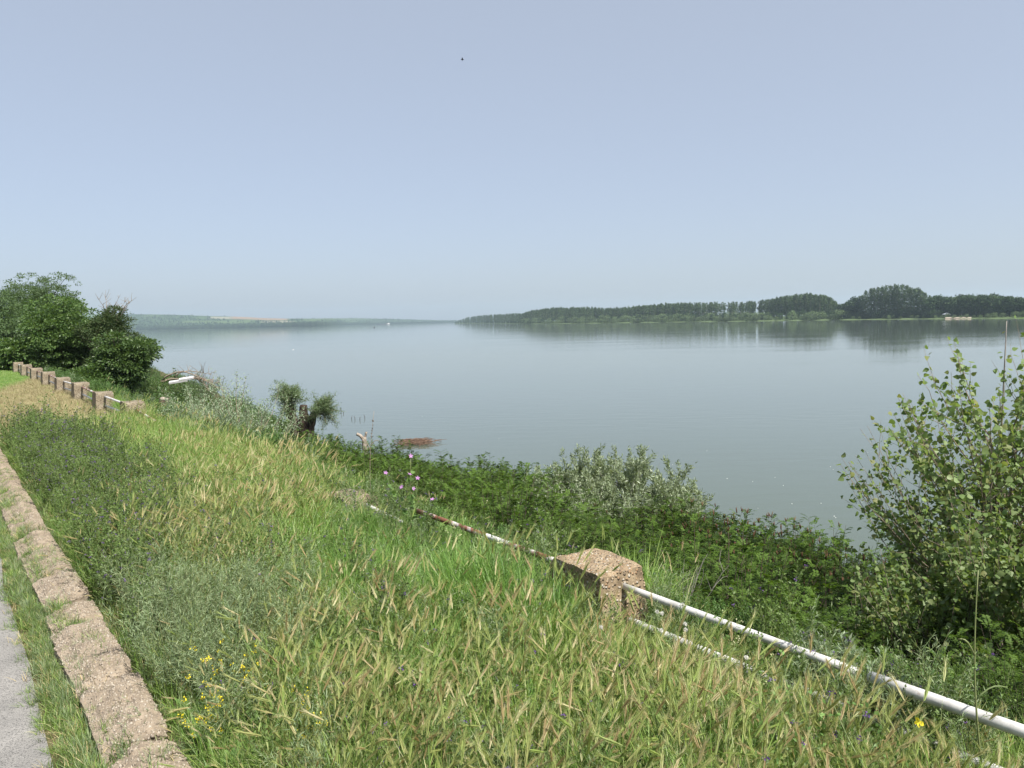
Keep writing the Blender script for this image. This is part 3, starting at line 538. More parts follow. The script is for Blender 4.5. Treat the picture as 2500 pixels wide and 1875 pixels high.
# dark flowering forbs, grey feathery weeds
ALF = [weed_plant(.50, 6, 'forb', .020, .011, 'purple', 10, 40, .45) for _ in range(3)] + [weed_plant(.42, 5, 'forb', .022, .012, None, 0, 44, .5) for _ in range(2)]
n = 900; t = rng.normal(0, 1, n); s = rng.normal(0, 1, n); h_ = n // 3
t[:h_] = C_ALF2[0] + t[:h_] * 1.9; s[:h_] = C_ALF2[1] + s[:h_] * .42; t[h_:] = C_ALF[0] + t[h_:] * 1.7; s[h_:] = C_ALF[1] + s[h_:] * .40
ex_t, ex_s = field(160, 1.0, 9, 1.2, 4.3); t = np.concatenate([t, ex_t]); s = np.concatenate([s, ex_s])
ex_t, ex_s = rng.normal(z2212(250, 1230, 4.5)[0], .9, 90), rng.normal(z2212(250, 1230, 4.5)[1], .25, 90); t = np.concatenate([t, ex_t]); s = np.concatenate([s, ex_s])
keep = (s > .97) & (t > .6) & (t < 18) & (s < 4.6); t, s = t[keep], s[keep]; n = len(t)
scatter('flowering_forbs', np.stack([TD[0]*t + SD[0]*s, TD[1]*t + SD[1]*s, ground_z(t, s)], -1), np.stack([rng.normal(0, .1, n), rng.normal(0, .1, n), U(-PI, PI, n)], -1), U(.75, 1.25, n) * (1 + .45 * np.clip((t - 11) / 4, 0, 1) * (U(0, 1, n) < .35)), rng.integers(0, 5, n), ALF, 'dark green forbs with dusty purple flower heads along the kerb')
GW = [weed_plant(.46, 7, 'grey_weed', .035, .004, None, 0, 36, .7, .0022) for _ in range(3)]
pts_t, pts_s = [], []
for c, k_ in zip(C_GREY, (60, 50, 40, 34)): pts_t.append(rng.normal(c[0], .42, k_)); pts_s.append(rng.normal(c[1], .22, k_))
e_t, e_s = field(110, 1.2, 8, 1.1, 3.9); t = np.concatenate(pts_t + [e_t]); s = np.concatenate(pts_s + [e_s]); keep = s > .98; t, s = t[keep], s[keep]; n = len(t)
scatter('grey_weeds', np.stack([TD[0]*t + SD[0]*s, TD[1]*t + SD[1]*s, ground_z(t, s)], -1), np.stack([rng.normal(0, .15, n), rng.normal(0, .15, n), U(-PI, PI, n)], -1), U(.8, 1.25, n), rng.integers(0, 3, n), GW, 'feathery grey-green weeds among the grass near the kerb')
# leafy undergrowth on the embankment beyond the fence
UG = [weed_plant(.50, 7, 'shrub', .030, .016, None, 0, 60, .6, .003, shape=OVAL) for _ in range(3)] + [weed_plant(.55, 7, 'silver', .032, .011, None, 0, 60, .6, .003) for _ in range(2)]
n = 1150; t = 42 * U(0, 1, n)**.75; s = np.where(t < 11, U(3.95, 4.35, n), U(4.0, 7.0, n)); sv = blob(t, s, (16, 5.2), 4.5, 1.3); n = len(t)
scatter('bank_undergrowth', np.stack([TD[0]*t + SD[0]*s, TD[1]*t + SD[1]*s, ground_z(t, s)], -1), np.stack([rng.normal(0, .15, n), rng.normal(0, .15, n), U(-PI, PI, n)], -1), U(.6, 1.2, n) * np.where(t < 11, .5, 1), np.where(U(0, 1, n) < .08 + .8 * sv, rng.integers(3, 5, n), rng.integers(0, 3, n)), UG, 'leafy weeds covering the embankment just beyond the fence')

# ------------------------------------------------------------------ haze: the air over the river
mt, t_, out = new_mat('haze_air')
vol = t_.nodes.new('ShaderNodeVolumePrincipled'); vol.inputs['Color'].default_value = (.62, .76, .90, 1); vol.inputs['Density'].default_value = HAZE_DENSITY; vol.inputs['Anisotropy'].default_value = 0.2
t_.links.new(vol.outputs[0], out.inputs['Volume'])
mb = MB(); simple_box(mb, (0, 3250, 71.5), (12600, 7300, 150)); tag(link('haze', mb.mesh('haze', mt)), kind='stuff')

# ------------------------------------------------------------------ shrubs of the bank
def shoot_path(L, th, az, k=7, wig=.06, up=.05):
    d = np.array([math.sin(th)*math.cos(az), math.sin(th)*math.sin(az), math.cos(th)]); p = [np.zeros(3)]
    for i in range(k): d = nrm(d + rng.normal(0, wig, 3) + np.array([0, 0, up])); p.append(p[-1] + d * L / k)
    return np.array(p)
def along(pts, u):
    k = len(pts) - 1; x = np.clip(u, 0, .9999) * k; i = x.astype(int); return pts[i] + (pts[i+1] - pts[i]) * (x - i)[:, None], nrm(pts[i+1] - pts[i])
def indigo_bush(h, r, nsh, spikes=0.0, light=.25):
    """upright shoots carrying feather-like leaves of paired leaflets"""
    mb = MB(); P1, D1, U1 = [], [], []; P2, D2, U2 = [], [], []
    for i in range(nsh):
        a = U(0, 2*PI); rr = r * math.sqrt(U(0, 1)); L = h * U(.75, 1.05) * (1 - .45 * (rr / r)**2); th = .08 + .62 * rr / r
        pts = shoot_path(L, th, a, 6) + np.array([rr*.55*math.cos(a), rr*.55*math.sin(a), 0])
        V, Fs = tube(pts, np.linspace(.008, .002, 7), 4, False); mb.add(V, Fs, 0)
        nl = 25; p, d = along(pts, U(.15, 1, nl)**.85); az = np.arange(nl) * 2.4 + U(0, 6); out_ = nrm(np.stack([np.cos(az), np.sin(az), U(.1, .7, nl)], -1) + d * .5)
        LL = U(.12, .19, nl)
        young = U(0, 1, nl) < light * (np.linalg.norm(p - pts[-1], axis=1) < .42) * 2.4
        for j in range(nl):
            m_ = 9; u = np.repeat(np.linspace(.15, 1, m_), 2); sg = np.tile([1, -1], m_)
            sd = nrm(np.cross(out_[j], [0, 0, 1.0])); droop = np.array([0, 0, -.30]) * (u**2)[:, None]
            pos = p[j] + (out_[j] + droop) * (u * LL[j])[:, None]; dr = nrm(sd[None] * sg[:, None] + out_[j] * .45 + rng.normal(0, .15, (len(u), 3)))
            (P2 if young[j] else P1).append(pos); (D2 if young[j] else D1).append(dr); (U2 if young[j] else U1).append(np.tile(np.cross(sd, out_[j]), (len(u), 1)) + rng.normal(0, .25, (len(u), 3)))
        if U() < spikes:
            for q_ in range(3):
                sp = pts[-1] + shoot_path(U(.06, .12), U(.05, .5), U(0, 6.28), 3); V, Fs = tube(sp, [.006, .008, .007, .002], 4); mb.add(V, Fs, 3)
    for Pn, Dn, Un, mi in ((P1, D1, U1, 1), (P2, D2, U2, 2)):
        if Pn:
            Pn, Dn, Un = map(np.concatenate, (Pn, Dn, Un)); n = len(Pn); V, Fx = leaves(Pn, Dn, Un, .032 * U(.8, 1.2, n), .015, RHOMB); mb.add(V, Fx, mi)
    return mb.mesh('indigo_shrub', [M['bark'], M['amorpha'], M['amorpha_light'], M['spike']])
def leafy_bush(h, r, nsh, mat, L, Wd, per=60, shape=RHOMB, spread=.7, arch=.05, low=.25, name='shrub', side=.16):
    mb = MB(); P, D = [], []
    for i in range(nsh):
        a = U(0, 2*PI); rr = r * math.sqrt(U(0, 1)); LL = h * U(.6, 1.08) * (1 - .25 * (rr/r)**2)
        pts = shoot_path(LL, .05 + spread * rr / r, a, 8, .09, arch) + np.array([rr*.45*math.cos(a), rr*.45*math.sin(a), 0])
        V, Fs = tube(pts, np.linspace(.006 + .004*h, .002, 9), 4, False); mb.add(V, Fs, 0)
        p, d = along(pts, low + (1 - low) * U(0, 1, per)**.8); off = rand_dir(per, .2) * (U(0, 1, per) * side * h * .5)[:, None]; P.append(p + off); D.append(nrm(d * .8 + rand_dir(per) * .8 + nrm(off) * .5))
    P, D = np.concatenate(P), np.concatenate(D); n = len(P); V, Fx = leaves(P, D, rand_dir(n, .8), L * U(.65, 1.2, n), Wd * U(.7, 1.2, n), shape); mb.add(V, Fx, 1)
    return mb.mesh(name, [M['twig'], M[mat]])
IND = [indigo_bush(1.8, 1.05, 96, 0, .3) for _ in range(4)]; INDF = [indigo_bush(1.75, .95, 90, .55, .1) for _ in range(2)]; INDL = [indigo_bush(1.6, .95, 66, 0, 1.0) for _ in range(2)]
cnt = {}
def bush(meshes, t, s, sc, label, group, cat='shrub', name='indigo_shrub', dz=-.05):
    o = link(name, meshes[rng.integers(len(meshes))]); o.location = W(t, s, float(ground_z(t, s)) + dz); o.rotation_euler = (rng.normal(0, .05), rng.normal(0, .05), U(-PI, PI)); o.scale = (sc * U(.9, 1.15), sc * U(.9, 1.15), sc)
    return tag(o, label, cat, group)
def clear_spots(t, s):      # places other plants stand in
    return any((t - a)**2 + (s - b)**2 < r_*r_ for a, b, r_ in KEEP)
WILLOW_TS = ts(at_d(1495, 1225, 19.0)); POLLARD_TS = ts(at_d(742, 1100, 30.0)); SAP_TS = ts(at_d(2440, 1400, 9.4))
KEEP = [(*WILLOW_TS, 1.5), (*POLLARD_TS, 1.6), (*SAP_TS, .7)]
t = -7.0
while t < 58:
    s = 4.6 + U(0, .3); sw_ = float(shore_s(t)); 
    while True:
        k_ = 8.0 / (sw_ - 8.0); se = 8 + (s - 8) * k_ if s > 8 else s
        if se > 14.9: break
        tj, sj = t + U(-.45, .45), s + U(-.35, .35)
        if not clear_spots(tj, sj) and not (t > 22 and U() < .25):
            scl = U(.85, 1.15) * (.30 if se < 5.0 else .5 if se < 5.5 else .80 if se < 6.2 else 1.0 if se < 7.2 else 1.12) * (.80 if tj > 20 else 1)
            pz = W(tj, sj, float(ground_z(tj, sj)) + 1)
            if tj < 12 and se > 10 and U() < .75: bush(INDF, tj, sj, scl, 'dark shrub with brown flower spikes at the outer edge of the thicket', 'brown-spiked indigo shrubs along the water')
            elif tj > 19 and U() < .75: bush(INDL, tj, sj, scl * .95, 'bright green young shrub in the thicket near the pollard willow', 'bright green indigo shrubs by the pollard')
            elif se < 5.6: bush(IND, tj, sj, scl, 'low dark green shrub directly behind the pipe rails', 'low dark indigo shrubs behind the rails')
            elif se < 9.5: bush(IND, tj, sj, scl, 'dark green feather-leaved shrub in the middle of the thicket', 'dark indigo shrubs in the middle of the thicket')
            else: bush(IND, tj, sj, scl, 'dark green feather-leaved shrub on the river side of the thicket', 'dark indigo shrubs on the river side of the thicket')
        s += (.6 if s < 6.2 else 1.2) if t < 25 else 1.9
    t += 1.16 if t < 25 else 2.2
# mixed leafy shrubs on the left part of the bank
SHR = [leafy_bush(1.7, .95, 44, 'shrub', .06, .034, 110, OVAL) for _ in range(3)]
for i in range(46):
    t, s = U(20, 62), U(5.0, 13)
    bush(SHR, t, s, U(.7, 1.25) * (1 if s > 6 else .75), 'leafy mid green shrub on the bank below the far fence posts', 'leafy shrubs below the far fence posts', name='leafy_shrub')
SHD = [leafy_bush(2.6, 1.3, 50, 'tree_dark', .09, .055, 120, OVAL) for _ in range(2)]
for i in range(120):
    t = U(38, 130); s = U(6, float(shore_s(t)) - .8)
    if U() < .6: bush(SHR, t, s, U(.6, 1.0), 'leafy green shrub covering the bank past the fallen limb', 'shrubs covering the bank past the fallen limb', name='leafy_shrub')
    else: bush(SHD, t, s, U(.4, .7), 'dark shrub covering the bank past the fallen limb', 'dark shrubs covering the bank past the fallen limb', name='broad_leaved_shrub')
for px, py, d_, sc in ((408, 905, 50, 1.15), (380, 925, 46, 1.0), (330, 950, 42, 1.1), (290, 930, 46, 1.2)):
    t, s = ts(at_d(px, py, d_)); bush(SHD, t, s, sc, 'dark broad-leaved shrub at the foot of the left trees', 'dark shrubs under the left trees', name='broad_leaved_shrub')
# silvery shrub behind the tall grass, with paler leaves than anything near
SIL = [leafy_bush(1.9, 1.1, 70, 'silver', .045, .018, 150, OVAL) for _ in range(2)]
for (px, py, d_, sc, lb) in ((565, 1040, 17.0, 1.05, 'silvery grey-green shrub, the largest behind the tall grass'), (640, 1060, 17.5, .9, 'silvery shrub between the largest silvery one and the pollard willow'), (500, 1010, 19, .9, 'silvery shrub at the far end of the row, nearest the fence posts')):
    t, s = ts(at_d(px, py, d_)); bush(SIL, t, s, sc, lb, 'silvery shrubs behind the tall grass', name='silver_shrub')

def plant_of(name, loc, label, cat, parts, group=None):
    """a thing of several meshes: parts = [(name, mesh)]"""
    e = empty(name, loc, label, cat, group)
    for pn, pm in parts: link(pn, pm, e)
    return e
# willow bushes
def willow_parts(h, r, nsh, L=.075, per=95, mat='willow', spread=.75):
    st, lf = MB(), MB(); P, D = [], []
    for i in range(nsh):
        a = U(0, 2*PI); rr = r * math.sqrt(U(0, 1)); LL = h * U(.7, 1.05) * (1 - .22 * (rr/r)**2)
        pts = shoot_path(LL, .05 + spread * rr / r, a, 9, .07, .06) + np.array([rr*.4*math.cos(a), rr*.4*math.sin(a), 0]); V, Fs = tube(pts, np.linspace(.011, .002, 10), 4, False); st.add(V, Fs)
        for b in range(7):
            p0_, d0 = along(pts, np.array([U(.3, .98)])); q_ = p0_[0] + shoot_path(U(.25, .6), U(.2, .9), U(0, 6.28), 4, .12, .1); V, Fs = tube(q_, np.linspace(.004, .0015, 5), 3, False); st.add(V, Fs)
            m_ = per // 7; p, d = along(q_, U(.05, 1, m_)); P.append(p); D.append(nrm(d * .8 + rand_dir(m_) * .75))
    P, D = np.concatenate(P), np.concatenate(D); n = len(P); P = P + rng.normal(0, .03, P.shape); V, Fx = leaves(P, D, rand_dir(n, .5), L * U(.7, 1.2, n), L * .26 * U(.8, 1.2, n), RHOMB); lf.add(V, Fx)
    return [('stems', st.mesh('stems', M['grey_bark'])), ('foliage', lf.mesh('foliage', M[mat]))]
wt, ws = WILLOW_TS; plant_of('willow_bush', W(wt, ws, float(ground_z(wt, ws))), 'large rounded silver-green willow bush standing over the thicket by the water', 'bush', willow_parts(2.75, 2.05, 200, .10, per=490, spread=1.0))
for px, py, d_, h_, r_, lb in ((1340, 1260, 16.0, 2.1, .75, 'small grey-green willow in front of the large willow bush'), (1430, 1230, 17, 2.3, .6, 'slim willow close against the large willow bush'), (1300, 1290, 14.5, 1.7, .35, 'tiny silvery willow sprig low in the thicket')):
    t, s = ts(at_d(px, py, d_)); plant_of('willow_shrub', W(t, s, float(ground_z(t, s))), lb, 'bush', willow_parts(h_, r_, int(46 * r_ + 12), .085, per=200))
t, s = ts(at_d(485, 905, 58)); plant_of('willow_shrub', W(t, s, float(ground_z(t, s))), 'light green willow shrub at the water beside the bare branches', 'bush', willow_parts(2.6, 1.1, 54, .13, 130, 'pollard'))
# pollard willow: three thick cut stubs on one trunk, two heads of shoots
pt, ps = POLLARD_TS; pz = float(ground_z(pt, ps)); PB = W(pt, ps, pz)
pol = empty('pollard_willow', PB, 'pollarded willow with a dark split trunk and two tufted heads by the water', 'tree')
ax = RT * 1.0; ax = nrm(np.array([ax[0], ax[1], 0])); HZ = 4.0 - pz
def stub(pts, rad, mt='dark_bark', name='trunk', n=14):
    P = np.array(pts, float); u = np.linspace(0, 1, 16); x = np.linspace(0, 1, len(P)); Q = np.stack([np.interp(u, x, P[:, i]) for i in range(3)], -1); R = np.interp(u, x, rad)
    V, Fs = tube(Q, R, n); V = V + (nrm(V - np.repeat(Q, n, 0)[:len(V)]) if len(V) == len(Q)*n else 0) * (noise3(V, 4.5, 3) * .055 + noise3(V, 12, 5) * .025)[:, None]
    return link(name, MB().add(V, Fs).mesh(name, M[mt], True), pol)
b0 = np.array([0, 0, -.3]); top = HZ - .95
stub([b0, [0, 0, top * .35], ax * -.02 + [0, 0, top * .62]], [.40, .33, .34])
stub([ax * -.1 + [0, 0, top*.42], ax * -.32 + [0, 0, top*.78], ax * -.52 + [0, 0, top + .42]], [.24, .19, .17], name='limb'); stub([[0, 0, top*.42], ax * .03 + [0, -.08, top*.8], ax * .10 + [0, -.1, top + .40]], [.24, .20, .15], name='limb'); stub([ax * .1 + [0, 0, top*.45], ax * .33 + [0, 0, top*.8], ax * .46 + [0, 0, top + .12]], [.22, .15, .12], name='limb')
def shoot_head(c, r, n, L, drop, per=80, mat='pollard'):
    st, lf = MB(), MB(); P, D = [], []
    for i in range(n):
        d = nrm(rand_dir(1, .45)[0] + drop); q_ = c + np.zeros(3) + rng.normal(0, .12, 3); pts = [q_]; k = 6; LL = r * U(.55, 1.1)
        for j in range(k): d = nrm(d + rng.normal(0, .1, 3)); pts.append(pts[-1] + d * LL / k)
        pts = np.array(pts); V, Fs = tube(pts, np.linspace(.012, .003, 7), 4, False); st.add(V, Fs)
        p, dd = along(pts, U(.2, 1, per)); off = rand_dir(per) * (U(0, 1, per) * .18)[:, None]; P.append(p + off); D.append(nrm(dd * .6 + rand_dir(per)))
    P, D = np.concatenate(P), np.concatenate(D); m_ = len(P); V, Fx = leaves(P, D, rand_dir(m_, .5), L * U(.7, 1.2, m_), L * .24, RHOMB); lf.add(V, Fx)
    link('shoots', st.mesh('shoots', M['twig']), pol); link('foliage', lf.mesh('foliage', M[mat]), pol)
shoot_head(ax * -.50 + [0, 0, top + .62], .66, 80, .07, np.array([0, 0, .3]), 130); shoot_head(ax * .74 + [0, 0, top + .18], .64, 80, .07, nrm(ax) * .3 + np.array([0, 0, .05]), 130); shoot_head(ax * -.42 + [0, 0, top + .05], .30, 10, .07, np.array([0, 0, 0.]))
# poplar sapling at the right edge
def heart_tree(base, height, rad, mats, crown_r, nb, leafL, seed_label, low=.12, name='poplar_sapling', lean=(0, 0), cat='tree', per=34, sub=5):
    e = empty(name, base, seed_label, cat); tr_, br, lf = MB(), MB(), MB(); k = 12
    pts = [np.zeros(3)]; d = nrm(np.array([lean[0], lean[1], 1.0]))
    for i in range(k): d = nrm(d + rng.normal(0, .035, 3) + np.array([0, 0, .04])); pts.append(pts[-1] + d * height / k)
    pts = np.array(pts); V, Fs = tube(pts, np.linspace(rad, .005, k+1), 8); tr_.add(V, Fs); P, D = [], []
    def leaves_on(q_, m_, lo=.1):
        p, dd = along(q_, U(lo, 1, m_)); out_ = rand_dir(m_, -.15); P.append(p + out_ * (U(.01, .045, m_))[:, None]); D.append(nrm(out_ + dd * .3 + np.array([0, 0, -.35])))
    leaves_on(pts, 26, .78)
    for b in range(nb):
        u = low + (1 - low) * (b + U(0, 1)) / nb * .97; p, dd = along(pts, np.array([u])); az = b * 2.4 + U(-.5, .5); L = crown_r * (.70 + .45 * math.sin(PI * min(1, u * 1.25 + .12)) - .55 * max(0, u - .55)) * U(.6, 1.1); L = max(L, .28)
        q_ = p[0] + shoot_path(L, U(.75, 1.25) if u < .5 else U(.35, .8), az, 7, .06, .055); V, Fs = tube(q_, np.linspace(.004 + .009 * L / crown_r, .002, 8), 5, False); br.add(V, Fs); leaves_on(q_, int(per * .6), .35)
        for c in range(sub):
            p2, d2 = along(q_, np.array([U(.2, .95)])); th = U(.1, .7); q2 = p2[0] + shoot_path(L * U(.22, .55), th, az + rng.normal(0, .9), 5, .06, .05); V, Fs = tube(q2, np.linspace(.004, .0015, 6), 3, False); br.add(V, Fs); leaves_on(q2, per, .05)
    P, D = np.concatenate(P), np.concatenate(D); m_ = len(P); L = leafL * U(.6, 1.15, m_); V, Fx = leaves(P, D, rand_dir(m_, .25), L, L * U(.85, 1.05, m_), DELTA); lf.add(V, Fx)
    link('trunk', tr_.mesh('trunk', M['grey_bark'], True), e); link('branches', br.mesh('branches', M['twig'], True), e); link('crown', lf.mesh('crown', M[mats]), e); return e
def fan_poplar(base, H, Rm, nb, leafL, label, bare=False):
    e = empty('poplar_sapling', base, label, 'tree'); tr_, br, lf = MB(), MB(), MB(); P, D = [], []
    tp = np.array([[0, 0, -.1], [.02, .03, H*.3], [.0, .06, H*.6], [.03, .05, H*.97]]); u = np.linspace(0, 1, 14); tpts = np.stack([np.interp(u, np.linspace(0, 1, 4), tp[:, i]) for i in range(3)], -1); V, Fs = tube(tpts, np.linspace(.042, .005, 14), 8); tr_.add(V, Fs)
    def lv(q_, m_, lo):
        p, dd = along(q_, U(lo, 1, m_)); o_ = rand_dir(m_, -.1); P.append(p + o_ * U(.015, .05, m_)[:, None]); D.append(nrm(o_ + dd * .3 + np.array([0, 0, -.3])))
    lv(tpts, 24, .74)
    for b in range(nb):
        low = b < nb * .45; rho = Rm * (.22 + .78 * U(0, 1)**.42); zt = (H * U(.16, .58)) if low else H - (H * .34) * (rho / Rm)**1.5 - U(0, .35); az = b * 2.4 + U(-.4, .4)
        tip = np.array([rho*math.cos(az), rho*math.sin(az), zt]); z0 = max(.12, zt - U(.7, 1.1) - rho * U(.5, .9)); s0 = np.array([np.interp(z0, tpts[:, 2], tpts[:, 0]), np.interp(z0, tpts[:, 2], tpts[:, 1]), z0])
        mid = s0 + (tip - s0) * np.array([.62, .62, .42]); t_ = np.linspace(0, 1, 9)[:, None]; q_ = (1-t_)**2*s0 + 2*t_*(1-t_)*mid + t_**2*tip + rng.normal(0, .012, (9, 3)); V, Fs = tube(q_, np.linspace(.011, .002, 9), 5, False); br.add(V, Fs); lv(q_, 20 if not low else 26, .28)
        for c in range(6 if low else 5):
            p2, d2 = along(q_, np.array([U(.2, .85)])); sdv = nrm(d2[0] + rand_dir(1, .25)[0] * .75); L = U(.25, .65) * (1.2 if low else 1); q2 = p2[0] + sdv * np.linspace(0, L, 6)[:, None] + np.array([0, 0, .06]) * np.linspace(0, 1, 6)[:, None]**2 + rng.normal(0, .006, (6, 3)); V, Fs = tube(q2, np.linspace(.0045, .0015, 6), 3, False); br.add(V, Fs); lv(q2, 17 if low else 11, .1)
    P, D = np.concatenate(P), np.concatenate(D); m_ = len(P); L = leafL * U(.6, 1.15, m_); V, Fx = leaves(P, D, rand_dir(m_, .25), L, L * U(.85, 1.05, m_), DELTA); lf.add(V, Fx)
    if bare: q_ = tpts[-1] + np.array([[0, 0, 0], [.0, .01, .3], [.03, .0, .62], [.02, .02, .9]]); V, Fs = tube(q_, [.006, .005, .004, .002], 5); br.add(V, Fs)
    link('trunk', tr_.mesh('trunk', M['grey_bark'], True), e); link('branches', br.mesh('branches', M['twig'], True), e); link('crown', lf.mesh('crown', M['poplar']), e); return e
def top_h(px, py, d_, b): return float(at_d(px, py, d_)[2] - b[2])
st_, ss_ = SAP_TS; b = W(st_, ss_, float(ground_z(st_, ss_)) - .05); fan_poplar(b, top_h(2400, 750, 9.4, b), 1.85, 200, .074, 'tall young poplar with round fluttering leaves at the right edge')
t, s = ts(at_d(2615, 1400, 9.0)); b = W(t, s, float(ground_z(t, s)) - .05); fan_poplar(b, top_h(2520, 900, 9.0, b), 1.5, 100, .074, 'poplar stem with a bare leading twig, half cut off by the right frame edge', True)
for px, py, d_, h_, r_, lb in ((2360, 1600, 7.6, 2.2, 1.4, 'low bushy poplar sucker under the tall young poplar'), (2500, 1560, 6.8, 2.3, 1.5, 'low poplar sucker at the right edge above the white pipe'), (2220, 1500, 8.8, 1.8, 1.1, 'poplar sucker at the left foot of the tall young poplar')):
    t, s = ts(at_d(px, py, d_)); heart_tree(W(t, s, float(ground_z(t, s)) - .05), h_, .022, 'poplar', r_, 26, .055, lb, low=.15, name='poplar_sucker', cat='shrub', per=34, sub=9)
# bare dead twigs sticking out between the suckers
def twigs(base, n, L, label, name='dead_branches', mat='grey_bark', spread=.9, r0=.006, cat='branches', d0=None):
    mb = MB()
    for i in range(n):
        q_ = shoot_path(L * U(.5, 1), U(.1, spread), U(0, 6.28), 7, .14, .0) + rng.normal(0, .12, 3) * np.array([1, 1, .1]); V, Fs = tube(q_, np.linspace(r0, r0*.3, 8), 4, False); mb.add(V, Fs)
        for b in range(3):
            p, dd = along(q_, np.array([U(.3, .9)])); q2 = p[0] + shoot_path(L*.3, U(.3, 1.3), U(0, 6.28), 4, .15, 0); V, Fs = tube(q2, np.linspace(r0*.5, r0*.2, 5), 3, False); mb.add(V, Fs)
    return tag(link(name, mb.mesh(name, M[mat], True)), label, cat), base
for px, py, d_, n_, L_, lb in ((2330, 1640, 6.5, 16, 1.5, 'pale dead twigs poking out under the low poplar sucker'), (1640, 1480, 6.6, 10, .7, 'thin dry twigs in the thicket just behind the crumbling post'), (2230, 1450, 8.2, 10, 1.4, 'bare twigs at the left foot of the tall young poplar')):
    t, s = ts(at_d(px, py, d_)); o, _ = twigs(None, n_, L_, lb); o.location = W(t, s, float(ground_z(t, s)))

# ------------------------------------------------------------------ trees on the left
def lobes(c, r, n, k, squash=.8, up=.15):
    """n tip points on the shells of k lobes spread over an ellipsoid"""
    lc = rand_dir(k, up) * U(.25, .78, k)[:, None] * r; lr = U(.34, .56, k) * min(r)
    i = rng.integers(0, k, n); d = rand_dir(n, .25); p = lc[i] + d * (lr[i] * U(.72, 1.05, n)**.7)[:, None] * np.array([1, 1, squash]); return c + p, nrm(d + nrm(lc[i]) * .5)
def big_tree(name, base, label, mat, crown_c, crown_r, ntips, per, L, Wd, k=22, shape=OVAL, bark='bark', trunk_r=.18, droop=-.35, group=None, rosette=.20):
    e = empty(name, base, label, 'tree', group); c = np.array(crown_c, float); r = np.array(crown_r, float)
    tip, td = lobes(c, r, ntips, k); tr_ = MB(); tp = np.array([[0, 0, -.4], [.05, .03, c[2]*.4], [0, .08, c[2]*.8], [c[0]*.6, c[1]*.6, c[2] + r[2]*.3]])
    V, Fs = tube(np.stack([np.interp(np.linspace(0, 1, 10), np.linspace(0, 1, 4), tp[:, i]) for i in range(3)], -1), np.linspace(trunk_r, trunk_r*.3, 10), 8); tr_.add(V, Fs)
    br = MB()
    for i in range(34):
        q_ = tip[rng.integers(ntips)]; z0 = np.array([0, 0, U(.35, .85) * c[2]]); mid = (z0 + q_) / 2 + np.array([0, 0, .15*r[2]]); u = np.linspace(0, 1, 7)[:, None]; pp = (1-u)**2*z0 + 2*u*(1-u)*mid + u**2*q_; V, Fs = tube(pp, np.linspace(trunk_r*.3, .01, 7), 5, False); br.add(V, Fs)
    n = ntips * per; i = np.repeat(np.arange(ntips), per); od = rand_dir(n, .15); P = tip[i] + od * (U(.15, 1, n) * rosette)[:, None] * np.array([1, 1, .38]); D = nrm(od + td[i] * .7 + np.array([0, 0, droop]))
    V, Fx = leaves(P, D, rand_dir(n, 1.3), L * U(.7, 1.2, n), Wd * U(.7, 1.2, n), shape)
    link('trunk', tr_.mesh('trunk', M[bark], True), e); link('branches', br.mesh('branches', M[bark], True), e); link('crown', MB().add(V, Fx).mesh('crown', M[mat]), e); return e
def foot(px, depth):
    P = at_d(px, 900, depth); t, s = ts(P); return W(t, s, float(ground_z(t, s))), t, s
def tree_at(name, px, depth, y_top, half_w, y_bot, label, mat, **kw):
    """base under pixel column px at this depth, crown from y_top to y_bot, half_w wide (pixels)"""
    b, t, s = foot(px, depth); zt = at_d(px, y_top, depth)[2] - b[2]; zb = at_d(px, y_bot, depth)[2] - b[2]; rw = half_w / F_PX * depth
    return big_tree(name, b, label, mat, (0, 0, (zt + zb) / 2), (rw, rw * .85, (zt - zb) / 2), **kw)
tree_at('locust_tree', 105, 60, 640, 115, 870, 'tallest feathery-leaved tree of the left group, rising above the dark one', 'tree_mid', ntips=1000, per=22, L=.16, Wd=.06, k=20, rosette=.36, trunk_r=.2)
tree_at('broadleaf_tree', 150, 43, 712, 120, 985, 'broad dark green tree with clustered leaves behind the far posts', 'tree_dark', ntips=1250, per=34, L=.135, Wd=.08, k=34, rosette=.40, droop=-.55, trunk_r=.2)
tree_at('broadleaf_tree', 0, 52, 700, 120, 925, 'grey-green tree at the left frame edge behind the fence', 'tree_mid', ntips=850, per=28, L=.14, Wd=.07, k=20, rosette=.36)
tree_at('broadleaf_tree', 165, 64, 715, 60, 860, 'green tree between the tallest tree and the one with the dead top', 'tree_dark', ntips=500, per=14, L=.22, Wd=.13, k=14, rosette=.34)
tr4 = tree_at('ailing_tree', 266, 42.5, 738, 72, 945, 'brownish half-dead tree with bare twigs at its top', 'tree_brown', ntips=1000, per=26, L=.12, Wd=.055, k=26, rosette=.36)
tree_at('broadleaf_tree', 318, 40, 788, 74, 975, 'dark green low tree at the right end of the left group, next to the water', 'tree_dark', ntips=700, per=34, L=.135, Wd=.08, k=20, rosette=.38, droop=-.55)
tree_at('broadleaf_tree', 40, 42, 820, 100, 960, 'small dark tree directly behind the leftmost posts', 'tree_dark', ntips=500, per=14, L=.18, Wd=.12, k=14, rosette=.28)
tree_at('broadleaf_tree', 210, 39, 880, 70, 985, 'low bushy tree behind the middle of the far posts', 'tree_dark', ntips=520, per=24, L=.12, Wd=.075, k=14, rosette=.30)
tb = at_d(274, 757, 42.5) - np.array(tr4.location); mb = MB()
